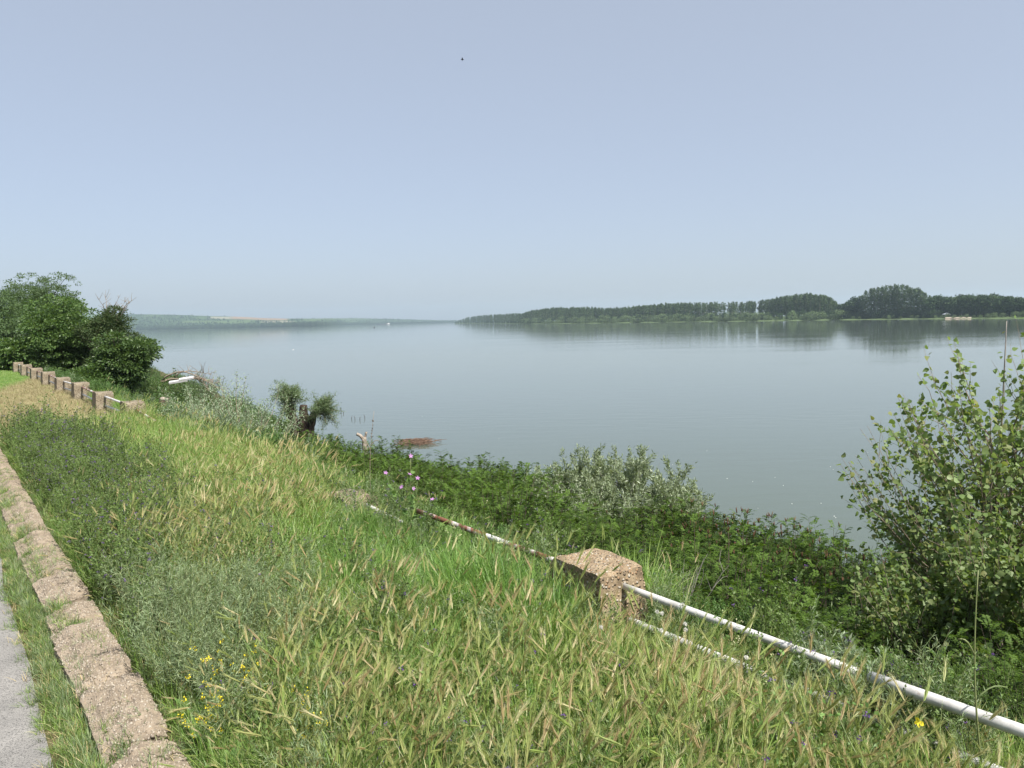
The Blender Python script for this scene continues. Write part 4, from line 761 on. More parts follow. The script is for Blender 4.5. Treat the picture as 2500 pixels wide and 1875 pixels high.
for i in range(9):
    q_ = tb + np.array([U(-.5, .5), U(-.3, .3), U(-1.2, -.4)]) + shoot_path(U(1.0, 2.3), U(.02, .5), U(0, 6.28), 7, .13, .03); V, Fs = tube(q_, np.linspace(.022, .006, 8), 5, False); mb.add(V, Fs)
    for b in range(5):
        p, dd = along(q_, np.array([U(.3, .95)])); q2 = p[0] + shoot_path(U(.2, .6), U(.2, 1.1), U(0, 6.28), 4, .15, .02); V, Fs = tube(q2, np.linspace(.014, .006, 5), 3, False); mb.add(V, Fs)
link('dead_twigs', mb.mesh('dead_twigs', M['twig'], True), tr4)

# ------------------------------------------------------------------ bits on the bank
# fallen bare limb with the white board
LP = at_d(470, 935, 46); t, s = ts(LP); mb = MB()
def arc(p0_, p1_, rise, k=14):
    u = np.linspace(0, 1, k)[:, None]; return p0_ + (p1_ - p0_) * u + np.array([0, 0, 1]) * rise * np.sin(PI * u**.8) + rng.normal(0, .025, (k, 3))
A_, B_ = at_d(393, 932, 46), at_d(540, 945, 46); c0 = (A_ + B_) / 2
for (a0, a1, rise, r0) in ((A_, at_d(530, 948, 45.5), .75, .06), (A_, at_d(525, 927, 46), .12, .085), (at_d(440, 925, 46), at_d(548, 955, 45), .35, .05), (at_d(460, 925, 46.4), at_d(545, 940, 46), .15, .045), (at_d(425, 920, 46), at_d(515, 915, 46.5), .3, .045), (at_d(480, 925, 45.8), at_d(520, 962, 45), .1, .035)):
    q_ = arc(a0, a1, rise) - c0; V, Fs = tube(q_, np.linspace(r0, r0*.25, 14), 6); mb.add(V, Fs)
    for b in range(9):
        p, dd = along(q_, np.array([U(.25, .98)])); th = U(.3, 1.4); q2 = p[0] + shoot_path(U(.3, .9), th, U(0, 6.28), 5, .16, 0); V, Fs = tube(q2, np.linspace(.018, .006, 6), 3, False); mb.add(V, Fs)
o = link('fallen_limb', mb.mesh('fallen_limb', M['twig'], True)); o.location = c0; tag(o, 'fallen bare grey limb arching over the bank near the left trees', 'branch')
wb = at_d(436, 930, 45.4); V, Fq = box_grid(1.05, .30, .11, 6, 3, 2); V[:, 2] -= .07; V[:, 2] += .03 * noise3(V, 3, 4)
board = empty('white_board', wb, 'white slab lying on the shrubs under the fallen bare limb', 'board'); board.rotation_euler = (.25, -.13, .15)
link('slab', MB().add(V, Fq).mesh('slab', M['white_board'], True), board); V, Fq = box_grid(.8, .3, .1, 4, 2, 1); V[:, 2] += .02; V[:, 0] += .45; link('upper_slab', MB().add(V, Fq).mesh('upper_slab', M['white_board'], True), board)
# cut stump with a pale top
SP = at_d(397, 985, 23); t, s = ts(SP); gz = float(ground_z(t, s)); sh = SP[2] + .10 - gz
st = empty('cut_stump', W(t, s, gz), 'dark cut trunk with a pale top standing in the bushes right of the fence', 'stump')
u = np.linspace(0, 1, 12); Q = np.stack([.05*np.sin(3*u), .03*u, -.2 + u*(sh + .2)], -1); V, Fs = tube(Q, .15 + .03*np.sin(9*u) - .02*u, 12); V += (noise3(V, 8, 2) * .03)[:, None] * nrm(V * np.array([1, 1, 0])); link('trunk', MB().add(V, Fs).mesh('trunk', M['dark_bark'], True), st)
V, Fs = tube(np.array([[.04, .03, sh - .01], [.04, .03, sh + .05], [.05, .03, sh + .07]]), [.125, .12, .06], 12); V[:, 2] += noise3(V, 14, 3) * .02; link('cut_top', MB().add(V, Fs).mesh('cut_top', M['pale_wood'], True), st)
# pale broken trunk near the water
SP = at_d(889, 1078, 28); t, s = ts(SP); gz = float(ground_z(t, s)); h_ = SP[2] - gz
st = empty('broken_trunk', W(t, s, gz), 'pale barkless trunk with two short stubs above the bright green shrubs', 'trunk')
def pale(pts, rad, nm):
    P = np.array(pts, float); u = np.linspace(0, 1, 10); x = np.linspace(0, 1, len(P)); Q = np.stack([np.interp(u, x, P[:, i]) for i in range(3)], -1); V, Fs = tube(Q, np.interp(u, x, rad), 10); V += (noise3(V, 9, 4) * .025)[:, None] * nrm(V - Q.mean(0)); link(nm, MB().add(V, Fs).mesh(nm, M['pale_wood'], True), st)
pale([[.02, 0, -.2], [.03, 0, h_ * .6], [.0, 0, h_ + .16]], [.11, .10, .085], 'stem'); pale([[.0, 0, h_ + .06], ax * -.14 + [0, 0, h_ + .22], ax * -.26 + [0, 0, h_ + .28]], [.065, .05, .055], 'stub'); pale([[.0, 0, h_ + .06], ax * .07 + [0, 0, h_ + .24], ax * .08 + [0, 0, h_ + .34]], [.05, .04, .045], 'stub')
# floating raft of reeds and twigs, stakes in the shallows
rp = at_z(1015, 1082, .02); mb = MB()
for i in range(260):
    u = rng.normal(0, 1, 2); c = np.array([u[0] * .32 + (i % 2) * .6 - .30, u[1] * .5, .02 + abs(rng.normal(0, .05)) + .12 * math.exp(-u[0]**2 - u[1]**2)]); a = U(0, PI) if U() < .5 else rng.normal(0, .4); L = U(.2, .8)
    d = np.array([math.cos(a), math.sin(a), rng.normal(0, .12)]); q_ = np.array([c - d*L/2, c + [0, 0, .02], c + d*L/2]); V, Fs = tube(q_, [.010, .012, .006], 4, False); mb.add(V, Fs)
o = link('reed_raft', mb.mesh('reed_raft', M['red_twig'])); o.location = rp; tag(o, 'raft of reddish brown reeds and twigs floating at the shore', 'debris')
for i, (px, py) in enumerate(((832, 1008), (838, 1010), (858, 1024), (866, 1025), (878, 1026), (890, 1022))):
    p = at_z(px, py, 0); V, Fs = tube(np.array([[0, 0, -.3], [.02, 0, .12], [.05*((-1)**i), 0, U(.2, .38)]]), [.022, .018, .010], 5); o = link('water_stake', MB().add(V, Fs).mesh('water_stake', M['dark_bark'])); o.location = p; tag(o, 'thin dark stake poking out of the shallows right of the pollard willow', 'stake', 'stakes in the shallows')
# tall weed stalks
def stalk(name, base, top, label, r=.004, nod=6, side=(), leaf=None, mat='stem', cat='plant', head=None):
    e = empty(name, base, label, cat); b = np.zeros(3); tpt = np.array(top) - np.array(base); u = np.linspace(0, 1, 10)[:, None]; bow = nrm(np.cross(tpt, FW)) * .03 * np.linalg.norm(tpt); q_ = b + tpt * u + bow * np.sin(PI * u)
    V, Fs = tube(q_, np.linspace(r, r * .45, 10), 6); link('stem', MB().add(V, Fs).mesh('stem', M[mat], True), e)
    for (u0, vec, rr) in side:
        p, dd = along(q_, np.array([u0])); q2 = p[0] + np.array(vec) * np.linspace(0, 1, 6)[:, None] + np.array([0, 0, .03]) * np.sin(PI*np.linspace(0, 1, 6))[:, None]; V, Fs = tube(q2, np.linspace(rr, rr * .8, 6), 5); link('side_branch', MB().add(V, Fs).mesh('side_branch', M[mat], True), e)
    if nod:
        p, dd = along(q_, U(.45, 1, nod)); V, Fx = leaves(np.repeat(p, 5, 0), rand_dir(nod*5, .5), rand_dir(nod*5), .016, .008, OVAL); tag(link('pods', MB().add(V, Fx).mesh('pods', M['spike' if mat == 'twig' else 'broad']), e), kind='stuff')
    return e
def on_ray(px, py, depth): return at_d(px, py, depth)
R2 = lambda x: x / .8848
gp = at_d(R2(800), R2(1000), 8.6); t, s = ts(gp); stalk('tall_stalk', W(t, s, float(ground_z(t, s))), at_d(R2(808), R2(888), 8.6), 'thin dark dry stalk rising against the water above the rubble', .004, 10, ((.62, RT * -.10 + UP * .16, .005), (.66, RT * .09 + UP * .07, .004)), mat='twig')
gp = at_d(R2(2130), R2(1640), 3.45); t, s = ts(gp); stalk('tall_stalk', W(t, s, float(ground_z(t, s))), at_d(R2(2113), R2(1232), 3.45), 'tall single green stalk crossing the white pipe at the lower right', .0052, 3, ((.42, RT * .14 + UP * .055, .004), (.62, RT * -.075 + UP * .07, .0045)))
gp = at_d(R2(1790), R2(1600), 3.2); t, s = ts(gp); stalk('bent_stalk', at_d(R2(1880), R2(1680), 3.1), at_d(R2(1800), R2(1520), 3.3), 'leaning green stalk among the barley left of the lower pipe', .004, 0)
# flowers
def mallow(base_px, heads, depth, label):
    gp = at_d(R2(base_px[0]), R2(base_px[1]), depth); t, s = ts(gp); b = W(t, s, float(ground_z(t, s))); e = empty('mallow_plant', b, label, 'flower'); st, lf = MB(), MB()
    for (px, py) in heads:
        h_ = at_d(R2(px), R2(py), depth + U(-.12, .12)) - b; mid = h_ * .5 + np.array([0, 0, .05]); u = np.linspace(0, 1, 8)[:, None]; q_ = 2*u*(1-u)*mid + u**2*h_; V, Fs = tube(q_, np.linspace(.004, .002, 8), 5); st.add(V, Fs)
        p, dd = along(q_, U(.2, .95, 9)); V, Fx = leaves(p, rand_dir(9, .2), rand_dir(9, 1), .05*U(.6, 1.1, 9), .045, DELTA); lf.add(V, Fx)
        fl = MB(); nrm_ = nrm(-FW + np.array([0, 0, .8]) + rng.normal(0, .3, 3)); u1 = nrm(np.cross(nrm_, [0, 0, 1])); u2 = np.cross(nrm_, u1); a = np.arange(5) * 2*PI/5 + U(0, 1); dr = np.cos(a)[:, None]*u1 + np.sin(a)[:, None]*u2 + nrm_ * .35
        V, Fx = leaves(np.tile(h_, (5, 1)), dr, np.tile(nrm_, (5, 1)), .024, .014, OVAL); fl.add(V, Fx); link('flower', fl.mesh('flower', M['pink']), e)
    link('stems', st.mesh('stems', M['stem']), e); link('leaves', lf.mesh('leaves', M['broad']), e)
mallow((885, 1110), ((887, 985), (885, 1025), (902, 1033), (868, 1052), (893, 1056), (833, 1022), (934, 1079)), 7.0, 'wild mallow with several pink flowers beside the rusty broken pipe')
mallow((352, 1070), ((354, 1014), (358, 1022)), 11.0, 'single pink mallow among the dark forbs on the left')
def mustard(px, py, depth, label, sc=1.0):
    gp = at_d(R2(px), R2(py), depth); t, s = ts(gp); b = W(t, s, float(ground_z(t, s))); o = link('mustard_plant', weed_plant((gp[2] - b[2]) * 1.0, 5, 'grey_weed', .03, .006, 'yellow', 26, 16, .35, .002, .010)); o.location = b; tag(o, label, 'flower')
mustard(462, 1392, 4.3, 'yellow mustard cluster over the grey weeds near the kerb'); mustard(555, 1408, 4.25, 'yellow mustard flowers right of the first cluster'); mustard(445, 1490, 3.9, 'low yellow mustard in the barley near the bottom left'); mustard(660, 1500, 3.85, 'small yellow mustard in the barley, bottom centre left')
def cress(px, py, depth, k, label):
    gp = at_d(R2(px), R2(py), depth); t, s = ts(gp); b = W(t, s, float(ground_z(t, s))); o = link('cress_plant', weed_plant(max(.3, gp[2] - b[2]), 4, 'broad', .03, .012, 'cream', k, 14, .35, .0025, .011)); o.location = b; tag(o, label, 'plant', None)
cress(1040, 1092, 5.9, 10, 'cream flowering weed beside the rusty pipe, nearest the mallow'); cress(1075, 1130, 5.6, 10, 'cream flowering weed in front of the middle of the rusty pipe'); cress(980, 1110, 6.2, 7, 'cream flowering weed at the broken end of the rusty pipe'); cress(1450, 1310, 4.6, 9, 'cream flowering weed just right of the crumbling post'); cress(1560, 1340, 4.3, 9, 'cream flowering weed in front of the white pipe'); cress(1640, 1400, 4.1, 8, 'cream flowering weed below the middle of the white pipe')
def puff(px, py, depth, label):
    h_ = at_d(R2(px), R2(py), depth); t, s = ts(h_); b = W(t, s, float(ground_z(t, s))); e = empty('seed_puff', b, label, 'flower', 'white seed puffs near the crumbling post'); hv = h_ - b; q_ = hv * np.linspace(0, 1, 6)[:, None]; V, Fs = tube(q_, .0016, 4); link('stem', MB().add(V, Fs).mesh('stem', M['stem']), e)
    n = 90; d = rand_dir(n); V, Fx = leaves(np.tile(hv, (n, 1)), d, rand_dir(n), .014, .004, RHOMB); link('seed_head', MB().add(V, Fx).mesh('seed_head', M['puff']), e)
for px, py, d_ in ((1299, 1355, 4.3), (1428, 1362, 4.25), (1419, 1321, 4.5), (1430, 1325, 4.5), (1480, 1348, 4.3), (1481, 1360, 4.3), (1475, 1306, 4.4), (1612, 1420, 4.0)): puff(px, py, d_, 'white seed puff in the grass beside the crumbling post')
for px, py, d_ in ((1895, 1480, 4.0), (1930, 1500, 3.9), (1760, 1370, 4.4), (1820, 1390, 4.3)):
    gp = at_d(R2(px), R2(py), d_); t, s = ts(gp); b = W(t, s, float(ground_z(t, s))); o = link('thistle', weed_plant(max(.35, gp[2] - b[2]), 5, 'silver', .05, .018, 'purple', 6, 30, .3, .003, .010)); o.location = b; tag(o, 'grey-green thistle with small purple heads leaning over the white pipe', 'plant', 'thistles along the white pipe')
for px, py, d_ in ((1960, 1680, 3.3), (1985, 1690, 3.3), (2120, 1735, 3.1), (1870, 1790, 3.0), (2010, 1820, 2.9)):
    gp = at_d(px, py, d_); t, s = ts(gp); b = W(t, s, float(ground_z(t, s))); o = link('clover_plant', weed_plant(max(.2, gp[2] - b[2]), 4, 'broad', .025, .016, 'purple', 5, 18, .3, .002, .011)); o.location = b; tag(o, 'purple flowering clover among the barley by the lower pipe', 'flower', 'purple clovers by the lower pipe')
gp = at_d(R2(1985), R2(1560), 3.2); t, s = ts(gp); b = W(t, s, float(ground_z(t, s))); yb = empty('yellow_flower', b, 'lone yellow flower below the thick white pipe', 'flower'); hv = gp - b; V, Fs = tube(hv * np.linspace(0, 1, 5)[:, None], .002, 4); link('stem', MB().add(V, Fs).mesh('stem', M['stem']), yb); V, Fx = leaves(np.tile(hv, (5, 1)), rand_dir(5, .6), rand_dir(5, .5), .022, .018, OVAL); link('petals', MB().add(V, Fx).mesh('petals', M['yellow']), yb)
# broad leaves by the kerb
for i, (px, py, d_) in enumerate(((375, 1700, 3.9), (390, 1760, 3.8), (340, 1640, 4.1), (430, 1850, 3.6), (520, 1860, 3.5))):
    gp = at_d(px, py, d_); t, s = ts(gp); s = max(s, 1.0); b = W(t, s, float(ground_z(t, s))); n = 9; a = U(0, 2*PI, n); dd = np.stack([np.cos(a), np.sin(a), U(.5, 1.3, n)], -1); V, Fx = leaves(np.zeros((n, 3)) + [0, 0, .02], dd, np.tile([0, 0, 1.0], (n, 1)), .13*U(.7, 1.2, n), .06, OVAL); o = link('broad_leaf_weed', MB().add(V, Fx).mesh('broad_leaf_weed', M['broad'])); o.location = b; tag(o, 'low broad-leaved weed beside the kerb blocks', 'plant', 'broad-leaved weeds by the kerb')

# ------------------------------------------------------------------ far right bank
SX = np.array([1108, 1150, 1200, 1275, 1360, 1440, 1640, 1840, 2100, 2300, 2450, 2700, 3100]); SD_ = np.array([2790, 2450, 1950, 1420, 1240, 1140, 990, 855, 735, 640, 565, 470, 380])
def far_at(px, depth, z=0.0): d = ray(px, horizon(px)); P = CAM + d * (depth / (d @ FW)); P[2] = z; return P
def shore_d(px): return float(np.interp(px, SX, SD_))
rows = []
for px in np.linspace(1112, 3100, 150):
    D = shore_d(px) * (1 + .006 * math.sin(px * .09)); rows.append([far_at(px, D - 6, -.6), far_at(px, D, .15), far_at(px, D + 12, .9), far_at(px, D + 60, 1.4), far_at(px, D + 400, 2.0), far_at(px, D + 1400, 2.2)])
V = np.array(rows); nr = V.shape[1]; q = (np.arange(len(V)-1)[:, None] * nr + np.arange(nr-1)[None]).ravel(); mb = MB(); mb.add(V.reshape(-1, 3), np.stack([q, q + nr, q + nr + 1, q + 1], -1))
tag(link('far_river_bank', mb.mesh('far_river_bank', rock_mat('far_bank_grass', [(.3, (.06, .09, .035)), (.6, (.09, .13, .05)), (.8, (.16, .17, .09))], .05, .1), True)), kind='structure')
def far_tree(h, r, low, nc, per, leaf, mat, bark='grey_bark', trunk=.22, lean=0.0, round_=1.0):
    """tree for a far bank: trunk and clumps of leaf faces, base at z=0"""
    mb = MB(); V, Fs = tube(np.array([[0, 0, -1], [lean*.3*h, 0, h*.4], [lean*h, 0, h*.93]]), [trunk, trunk*.7, trunk*.2], 6); mb.add(V, Fs, 0)
    u = U(0, 1, nc)**.9; z = h * (low + (1 - low) * u); prof = np.sin(PI * np.clip((u * .86 + .12), 0, 1))**round_ ; a = U(0, 2*PI, nc); rr = r * prof * np.sqrt(U(.1, 1, nc)); c = np.stack([rr*np.cos(a) + lean*z, rr*np.sin(a), z], -1)
    n = nc * per; i = np.repeat(np.arange(nc), per); d = rand_dir(n, .3); P = c[i] + d * (U(.4, 1, n) * r * .36)[:, None]; V, Fx = leaves(P, rand_dir(n, -.1), nrm(d + rand_dir(n) * .6), leaf * U(.6, 1.3, n), leaf * .75 * U(.6, 1.2, n), RHOMB); mb.add(V, Fx, 1); return mb.mesh('far_tree', [M[bark], M[mat]])
POP = [far_tree(24, 2.7, .20, 74, 12, .9, 'far_poplar', lean=U(-.02, .03)) for _ in range(5)]; POPT = [far_tree(24, 2.5, .48, 34, 11, 1.0, 'far_poplar', 'grey_bark', .26, lean=U(.03, .10)) for _ in range(3)]
GRV = [far_tree(28, 4.4, .07, 92, 13, 1.0, 'far_poplar', 'bark', .35) for _ in range(4)]; RND = [far_tree(14, 5.0, .08, 75, 13, 1.0, 'far_dark', 'bark', .3, 0, .7) for _ in range(4)]; RNL = [far_tree(13, 4.6, .08, 70, 13, .95, 'far_poplar', 'bark', .3, 0, .7) for _ in range(2)]
WIL = [far_tree(6, 3.6, .03, 55, 13, .62, 'far_willow', 'bark', .2, 0, .6) for _ in range(4)]; DRK = [far_tree(9, 3.8, .04, 60, 13, .8, 'far_dark', 'bark', .2, 0, .6) for _ in range(2)]
def place_far(meshes, h0, px, off, h, label, group, name, cat='tree', wscale=1.0):
    P = far_at(px, shore_d(px) + off, float(np.interp(off, [0, 12, 60, 400], [.1, .8, 1.3, 1.9]))); o = link(name, meshes[rng.integers(len(meshes))]); k = h / h0; o.location = P; o.scale = (k * wscale * U(.9, 1.1), k * wscale * U(.9, 1.1), k); o.rotation_euler = (0, 0, U(-.4, .4) if meshes is POPT else U(-PI, PI)); return tag(o, label, cat, group)
TOPX = np.array([1108, 1122, 1145, 1185, 1275, 1300, 1345, 1420, 1500, 1560, 1620, 1700, 1780, 1815, 1860, 1885, 1915, 1965, 2010, 2032, 2040]); TOPY = np.array([786, 780, 773, 768, 764, 758, 752.5, 751, 752.5, 748, 742.5, 740, 738, 738, 733, 731, 724, 719, 722, 730, 738])
def hgt(px, off, ytop): D = shore_d(px) + off; return 6.5 + (horizon(px) - ytop) / F_PX * D
px = 1290.0
while px < 2040:
    for off in ((35, 58) if px < 1700 else (40, 62)):
        x = px + U(-1.6, 1.6) + (2.5 if off > 50 else 0); h = hgt(x, off, np.interp(x, TOPX, TOPY)) * U(.90, 1.02)
        thin = 1690 < x < 1880
        if thin and U() < .20: continue
        place_far(POPT if thin else POP, 24, x, off, h, 'pale-stemmed leaning poplar in the thin stretch of the far plantation' if thin else 'slender poplar in the dense plantation across the river', 'leaning poplars in the thin stretch' if thin else 'poplars of the dense far plantation', 'far_poplar')
    px += 7.0 / shore_d(px) * F_PX * (.85 if px < 1500 else .8) * .9
# willows and shrubs along that shore
px = 1280.0
while px < 2560:
    D = shore_d(px); small = px > 2060
    h = (U(3.5, 7.5) if px < 1900 else U(5, 9)) if not small else U(1.6, 4.2)
    if not small and px < 1900 and U() < .8: place_far(WIL, 6, px + U(-3, 3), U(14, 24), U(7, 9.5), 'taller pale willow in the second row across the river', 'pale willows in the second row', 'far_willow', 'shrub', 1.2)
    if U() < (.9 if not small else .8): place_far(WIL, 6, px, U(3, 9), h * (.8 if px < 1600 else 1), 'rounded pale willow shrub on the waterline across the river', 'pale willow shrubs along the far shore', 'far_willow', 'shrub', 1.15)
    if px > 1560 and not small or U() < .3: place_far(DRK, 9, px + U(-3, 3), U(12, 24), U(6, 9.5) * (1 if not small else .5), 'dark bushy tree behind the far shore willows', 'dark bushes behind the far willows', 'far_bush', 'tree')
    px += 5.2 / D * F_PX * U(.8, 1.2)
GX = np.array([2045, 2062, 2078, 2105, 2120, 2145, 2180, 2215, 2240, 2260, 2282]); GY = np.array([748, 747, 735, 722, 708, 702, 698.5, 701, 706, 718, 729])
for px in np.linspace(2047, 2280, 25):
    for off in (20, 36):
        x = px + U(-3, 3); big = 2095 < x < 2270; h = hgt(x, off, np.interp(x, GX, GY)) * U(.93, 1.01); place_far(GRV if big else RND, 28 if big else 14, x, off, h, 'tall poplar in the high domed grove on the far bank' if big else 'rounded tree in the dip left of the domed grove', 'tall poplars of the domed grove' if big else 'trees in the dip by the grove', 'far_poplar' if big else 'far_tree', 'tree', .95 if big else 1.2)
for px in np.arange(2050, 2300, 5.5): place_far(DRK, 9, px + U(-2, 2), U(10, 17), U(4, 7.5), 'dark bush under the domed grove on the far bank', 'dark bushes under the domed grove', 'far_bush', 'shrub', 1.2)
for px in np.linspace(2275, 2620, 40):
    for off in (26, 48):
        x = px + U(-4, 4); h = hgt(x, off, np.interp(x, [2275, 2320, 2360, 2400, 2425, 2450, 2480, 2620], [730, 727, 728, 728, 723, 729, 731, 730]) + U(-1, 5)); place_far(RND if U() < .7 else RNL, 14, x, off, h, 'round-crowned tree in the low wood at the right end of the far bank', 'round trees right of the domed grove', 'far_tree', 'tree', 1.05)
# the mass of wood behind and beyond
FW_SRC = POP[:3] + RND[:2]; PW, SW, IW, RW = [], [], [], []
for px in np.linspace(1112, 2040, 300):
    for off in ((14, 30, 50, 80, 120) if px < 1300 else (84, 110, 140)):
        x = px + U(-2, 2)
        if 1690 < x < 1885 and U() < .68: continue
        D = shore_d(x); h = hgt(x, off, np.interp(x, TOPX, TOPY) + 1.2) * U(.86, 1.0)
        if px < 1300 and off in (14, 30): PW.append(far_at(x, D + 4 + off * .4, .5)); SW.append(U(.25, .48)); IW.append(3)
        else: PW.append(far_at(x, D + off, 1.2)); SW.append(h / 24); IW.append(rng.integers(0, 3))
        RW.append((0, 0, U(-PI, PI)))
for px in np.linspace(2280, 2800, 120):
    PW.append(far_at(px, shore_d(px) + U(70, 110), 1.5)); SW.append(hgt(px, 90, 732) / 14 * U(.85, 1)); IW.append(rng.integers(3, 5)); RW.append((0, 0, U(-PI, PI)))
scatter('far_wood', PW, RW, SW, IW, FW_SRC, 'mass of poplar wood filling the far right bank')
# white canopy and sandy landing
sb = []
for px in np.linspace(2308, 2372, 14): D = shore_d(px); sb.append([far_at(px, D - 1, .03), far_at(px, D + 6 + 5 * math.sin((px-2308)/64*PI), .95)])
V = np.array(sb); q = (np.arange(13)[:, None] * 2).ravel(); mb = MB(); mb.add(V.reshape(-1, 3), np.stack([q, q + 2, q + 3, q + 1], -1)); o = link('sandy_beach', mb.mesh('sandy_beach', rock_mat('sand', [(.3, (.30, .25, .19)), (.7, (.46, .40, .32))], .6, .2), True)); o.location.z = .25; tag(o, kind='structure')
cp = far_at(2311, shore_d(2311) + 16, 1.0); can = empty('canopy_tent', cp, 'white peaked canopy tent at the edge of the far right wood', 'tent'); mb = MB(); V = np.array([[-2.6, -2.2, 2.3], [2.6, -2.2, 2.3], [2.6, 2.2, 2.3], [-2.6, 2.2, 2.3], [-2.6, -2.2, 2.7], [2.6, -2.2, 2.7], [2.6, 2.2, 2.7], [-2.6, 2.2, 2.7], [-.5, 0, 3.9], [.5, 0, 3.9]]); mb.add(V, [np.array([[0, 1, 5, 4], [1, 2, 6, 5], [2, 3, 7, 6], [3, 0, 4, 7], [4, 5, 9, 8], [6, 7, 8, 9]]), np.array([[5, 6, 9], [7, 4, 8]])]); link('roof', mb.mesh('roof', flat_mat('canvas', (.82, .82, .80))), can)
for a, b in ((-2.5, -2.1), (2.5, -2.1), (2.5, 2.1), (-2.5, 2.1)): V, Fs = tube(np.array([[a, b, -.3], [a, b, 2.4]]), .06, 6); link('leg', MB().add(V, Fs).mesh('leg', flat_mat('tent_leg', (.5, .5, .5))), can)
pp = far_at(2348, shore_d(2348) + 14, .9); V, Fs = tube(np.array([[0, 0, -.3], [0, 0, 3.6]]), .09, 6); o = link('wooden_pole', MB().add(V, Fs).mesh('wooden_pole', M['grey_bark'])); o.location = pp; tag(o, 'lone grey pole on the sandy landing right of the canopy', 'pole')

# ------------------------------------------------------------------ far left shore and hills
LX = np.array([-1500, -600, 0, 350, 446, 520, 591, 700, 780, 845, 900, 1000, 1060, 1110, 1250, 1500]); LD = np.array([3600, 3500, 3450, 3350, 3280, 3230, 3203, 3150, 3200, 4600, 4750, 5000, 5150, 5300, 5500, 5800])
RX = np.array([-1500, -600, 0, 330, 420, 520, 590, 650, 700, 800, 880, 960, 1040, 1120, 1250, 1500]); RY = np.array([760, 758, 761, 763.5, 764.5, 768, 769.5, 773, 774, 774, 774.5, 776, 778.5, 780, 777, 770])
cols, cov = [], []
for px in np.linspace(-1500, 1500, 240):
    D = np.interp(px, LX, LD); D2 = D + np.interp(px, [-1500, 845, 1500], [1300, 900, 500]); zt = 6.5 + (horizon(px) - np.interp(px, RX, RY)) / F_PX * D2; u = np.linspace(0, 1, 13); col, cc = [far_at(px, D - 20, -.6)], [(0, 0, 0)]
    for a in u:
        z = .6 + (zt - 9.0) * (.16 * a + .84 * a**1.25) + 2.2 * wob(px * .02, a * 4, 1, 3) * a * (1 - a); col.append(far_at(px, D + 15 + (D2 - D) * a, max(z, .5)))
        wb_ = wob(px * .012, a * 5.0, 1.0, 8); fld = a > .45 and wb_ > .30
        tan_ = 560 < px < 705 and .80 <= a; pale_ = (520 < px < 600 and .8 < a < .97) or (640 < px < 720 and .55 < a < .72)
        cc.append((1, 0, 0) if tan_ else (0, 0, 1) if pale_ else (0, 1, 0) if fld else (0, 0, 0))
    col.append(far_at(px, D2 + 260, zt - 14)); cc.append((0, 0, 0)); cols.append(col); cov.append(cc)
V = np.array(cols); nr = V.shape[1]; q = (np.arange(len(V)-1)[:, None] * nr + np.arange(nr-1)[None]).ravel(); mb = MB(); mb.add(V.reshape(-1, 3), np.stack([q, q + nr, q + nr + 1, q + 1], -1))
mt, t_, out = new_mat('hill_fields'); at = t_.nodes.new('ShaderNodeAttribute'); at.attribute_name = 'cover'; sp = t_.nodes.new('ShaderNodeSeparateColor'); t_.links.new(at.outputs['Color'], sp.inputs[0]); tc = t_.nodes.new('ShaderNodeTexCoord'); nz = t_.nodes.new('ShaderNodeTexNoise'); nz.inputs['Scale'].default_value = .02; nz.inputs['Detail'].default_value = 8; t_.links.new(tc.outputs['Object'], nz.inputs['Vector'])
cur = ramp(t_, [(.35, (.028, .052, .022)), (.65, (.060, .092, .038))]); t_.links.new(nz.outputs[0], cur.inputs[0]); cur = cur.outputs[0]
for ch, c in ((0, (.22, .16, .11)), (1, (.075, .11, .045)), (2, (.23, .22, .16))):
    mx = t_.nodes.new('ShaderNodeMix'); mx.data_type = 'RGBA'; t_.links.new(sp.outputs[ch], mx.inputs[0]); t_.links.new(cur, mx.inputs[6]); mx.inputs[7].default_value = (*c, 1); cur = mx.outputs[2]
b = t_.nodes.new('ShaderNodeBsdfPrincipled'); b.inputs['Roughness'].default_value = 1; b.inputs['Specular IOR Level'].default_value = 0; t_.links.new(cur, b.inputs['Base Color']); t_.links.new(b.outputs[0], out.inputs[0])
me = mb.mesh('far_hills', mt, True); ca = me.color_attributes.new('cover', 'FLOAT_COLOR', 'POINT'); ca.data.foreach_set('color', np.concatenate([np.array(cov).reshape(-1, 3), np.ones((len(cov)*nr, 1))], 1).astype(np.float32).ravel()); hills = tag(link('far_hills', me), kind='structure')
# woods on those hills and the tree line on that shore
PW, SW, IW, RW = [], [], [], []
HS_ = np.linspace(-1500, 1500, 240)
def hill_pt(px, a):
    j = np.interp(px, HS_, np.arange(240)); j0 = int(min(j, 238)); f = j - j0; c = V[j0] * (1 - f) + V[j0+1] * f; k = 1 + a * 12; k0 = int(min(k, 12)); g = k - k0; return c[k0] * (1 - g) + c[k0+1] * g
for i in range(7500):
    px = U(300, 1500) if U() < .85 else U(-900, 300); a = U(0, 1)**1.6; tan_ = 550 < px < 712 and a > .68
    wb_ = float(wob(px * .012, a * 5.0, 1.0, 8)); fld = a > .4 and wb_ > .28
    if tan_ or (fld and U() < .93) or (515 < px < 605 and .78 < a < .98) or (a > .93 and U() < .5): continue
    P = hill_pt(px, a); PW.append(P); SW.append(U(.5, 1.0) * (1.0 if a < .12 else .62)); IW.append(rng.integers(0, 3)); RW.append((0, 0, U(-PI, PI)))
for px in np.arange(330, 1500, 1.6):
    for k_ in range(2): P = hill_pt(px + U(-.8, .8), U(0, .05)); PW.append(P); SW.append(U(.45, .95) * (1.5 if 640 < px < 842 or U() < .12 else .8)); IW.append(rng.integers(0, 4)); RW.append((0, 0, U(-PI, PI)))
scatter('hillside_wood', PW, RW, SW, IW, [RND[0], RND[1], RNL[0], RNL[1]], 'bluish distant woods on the far left shore and hills')
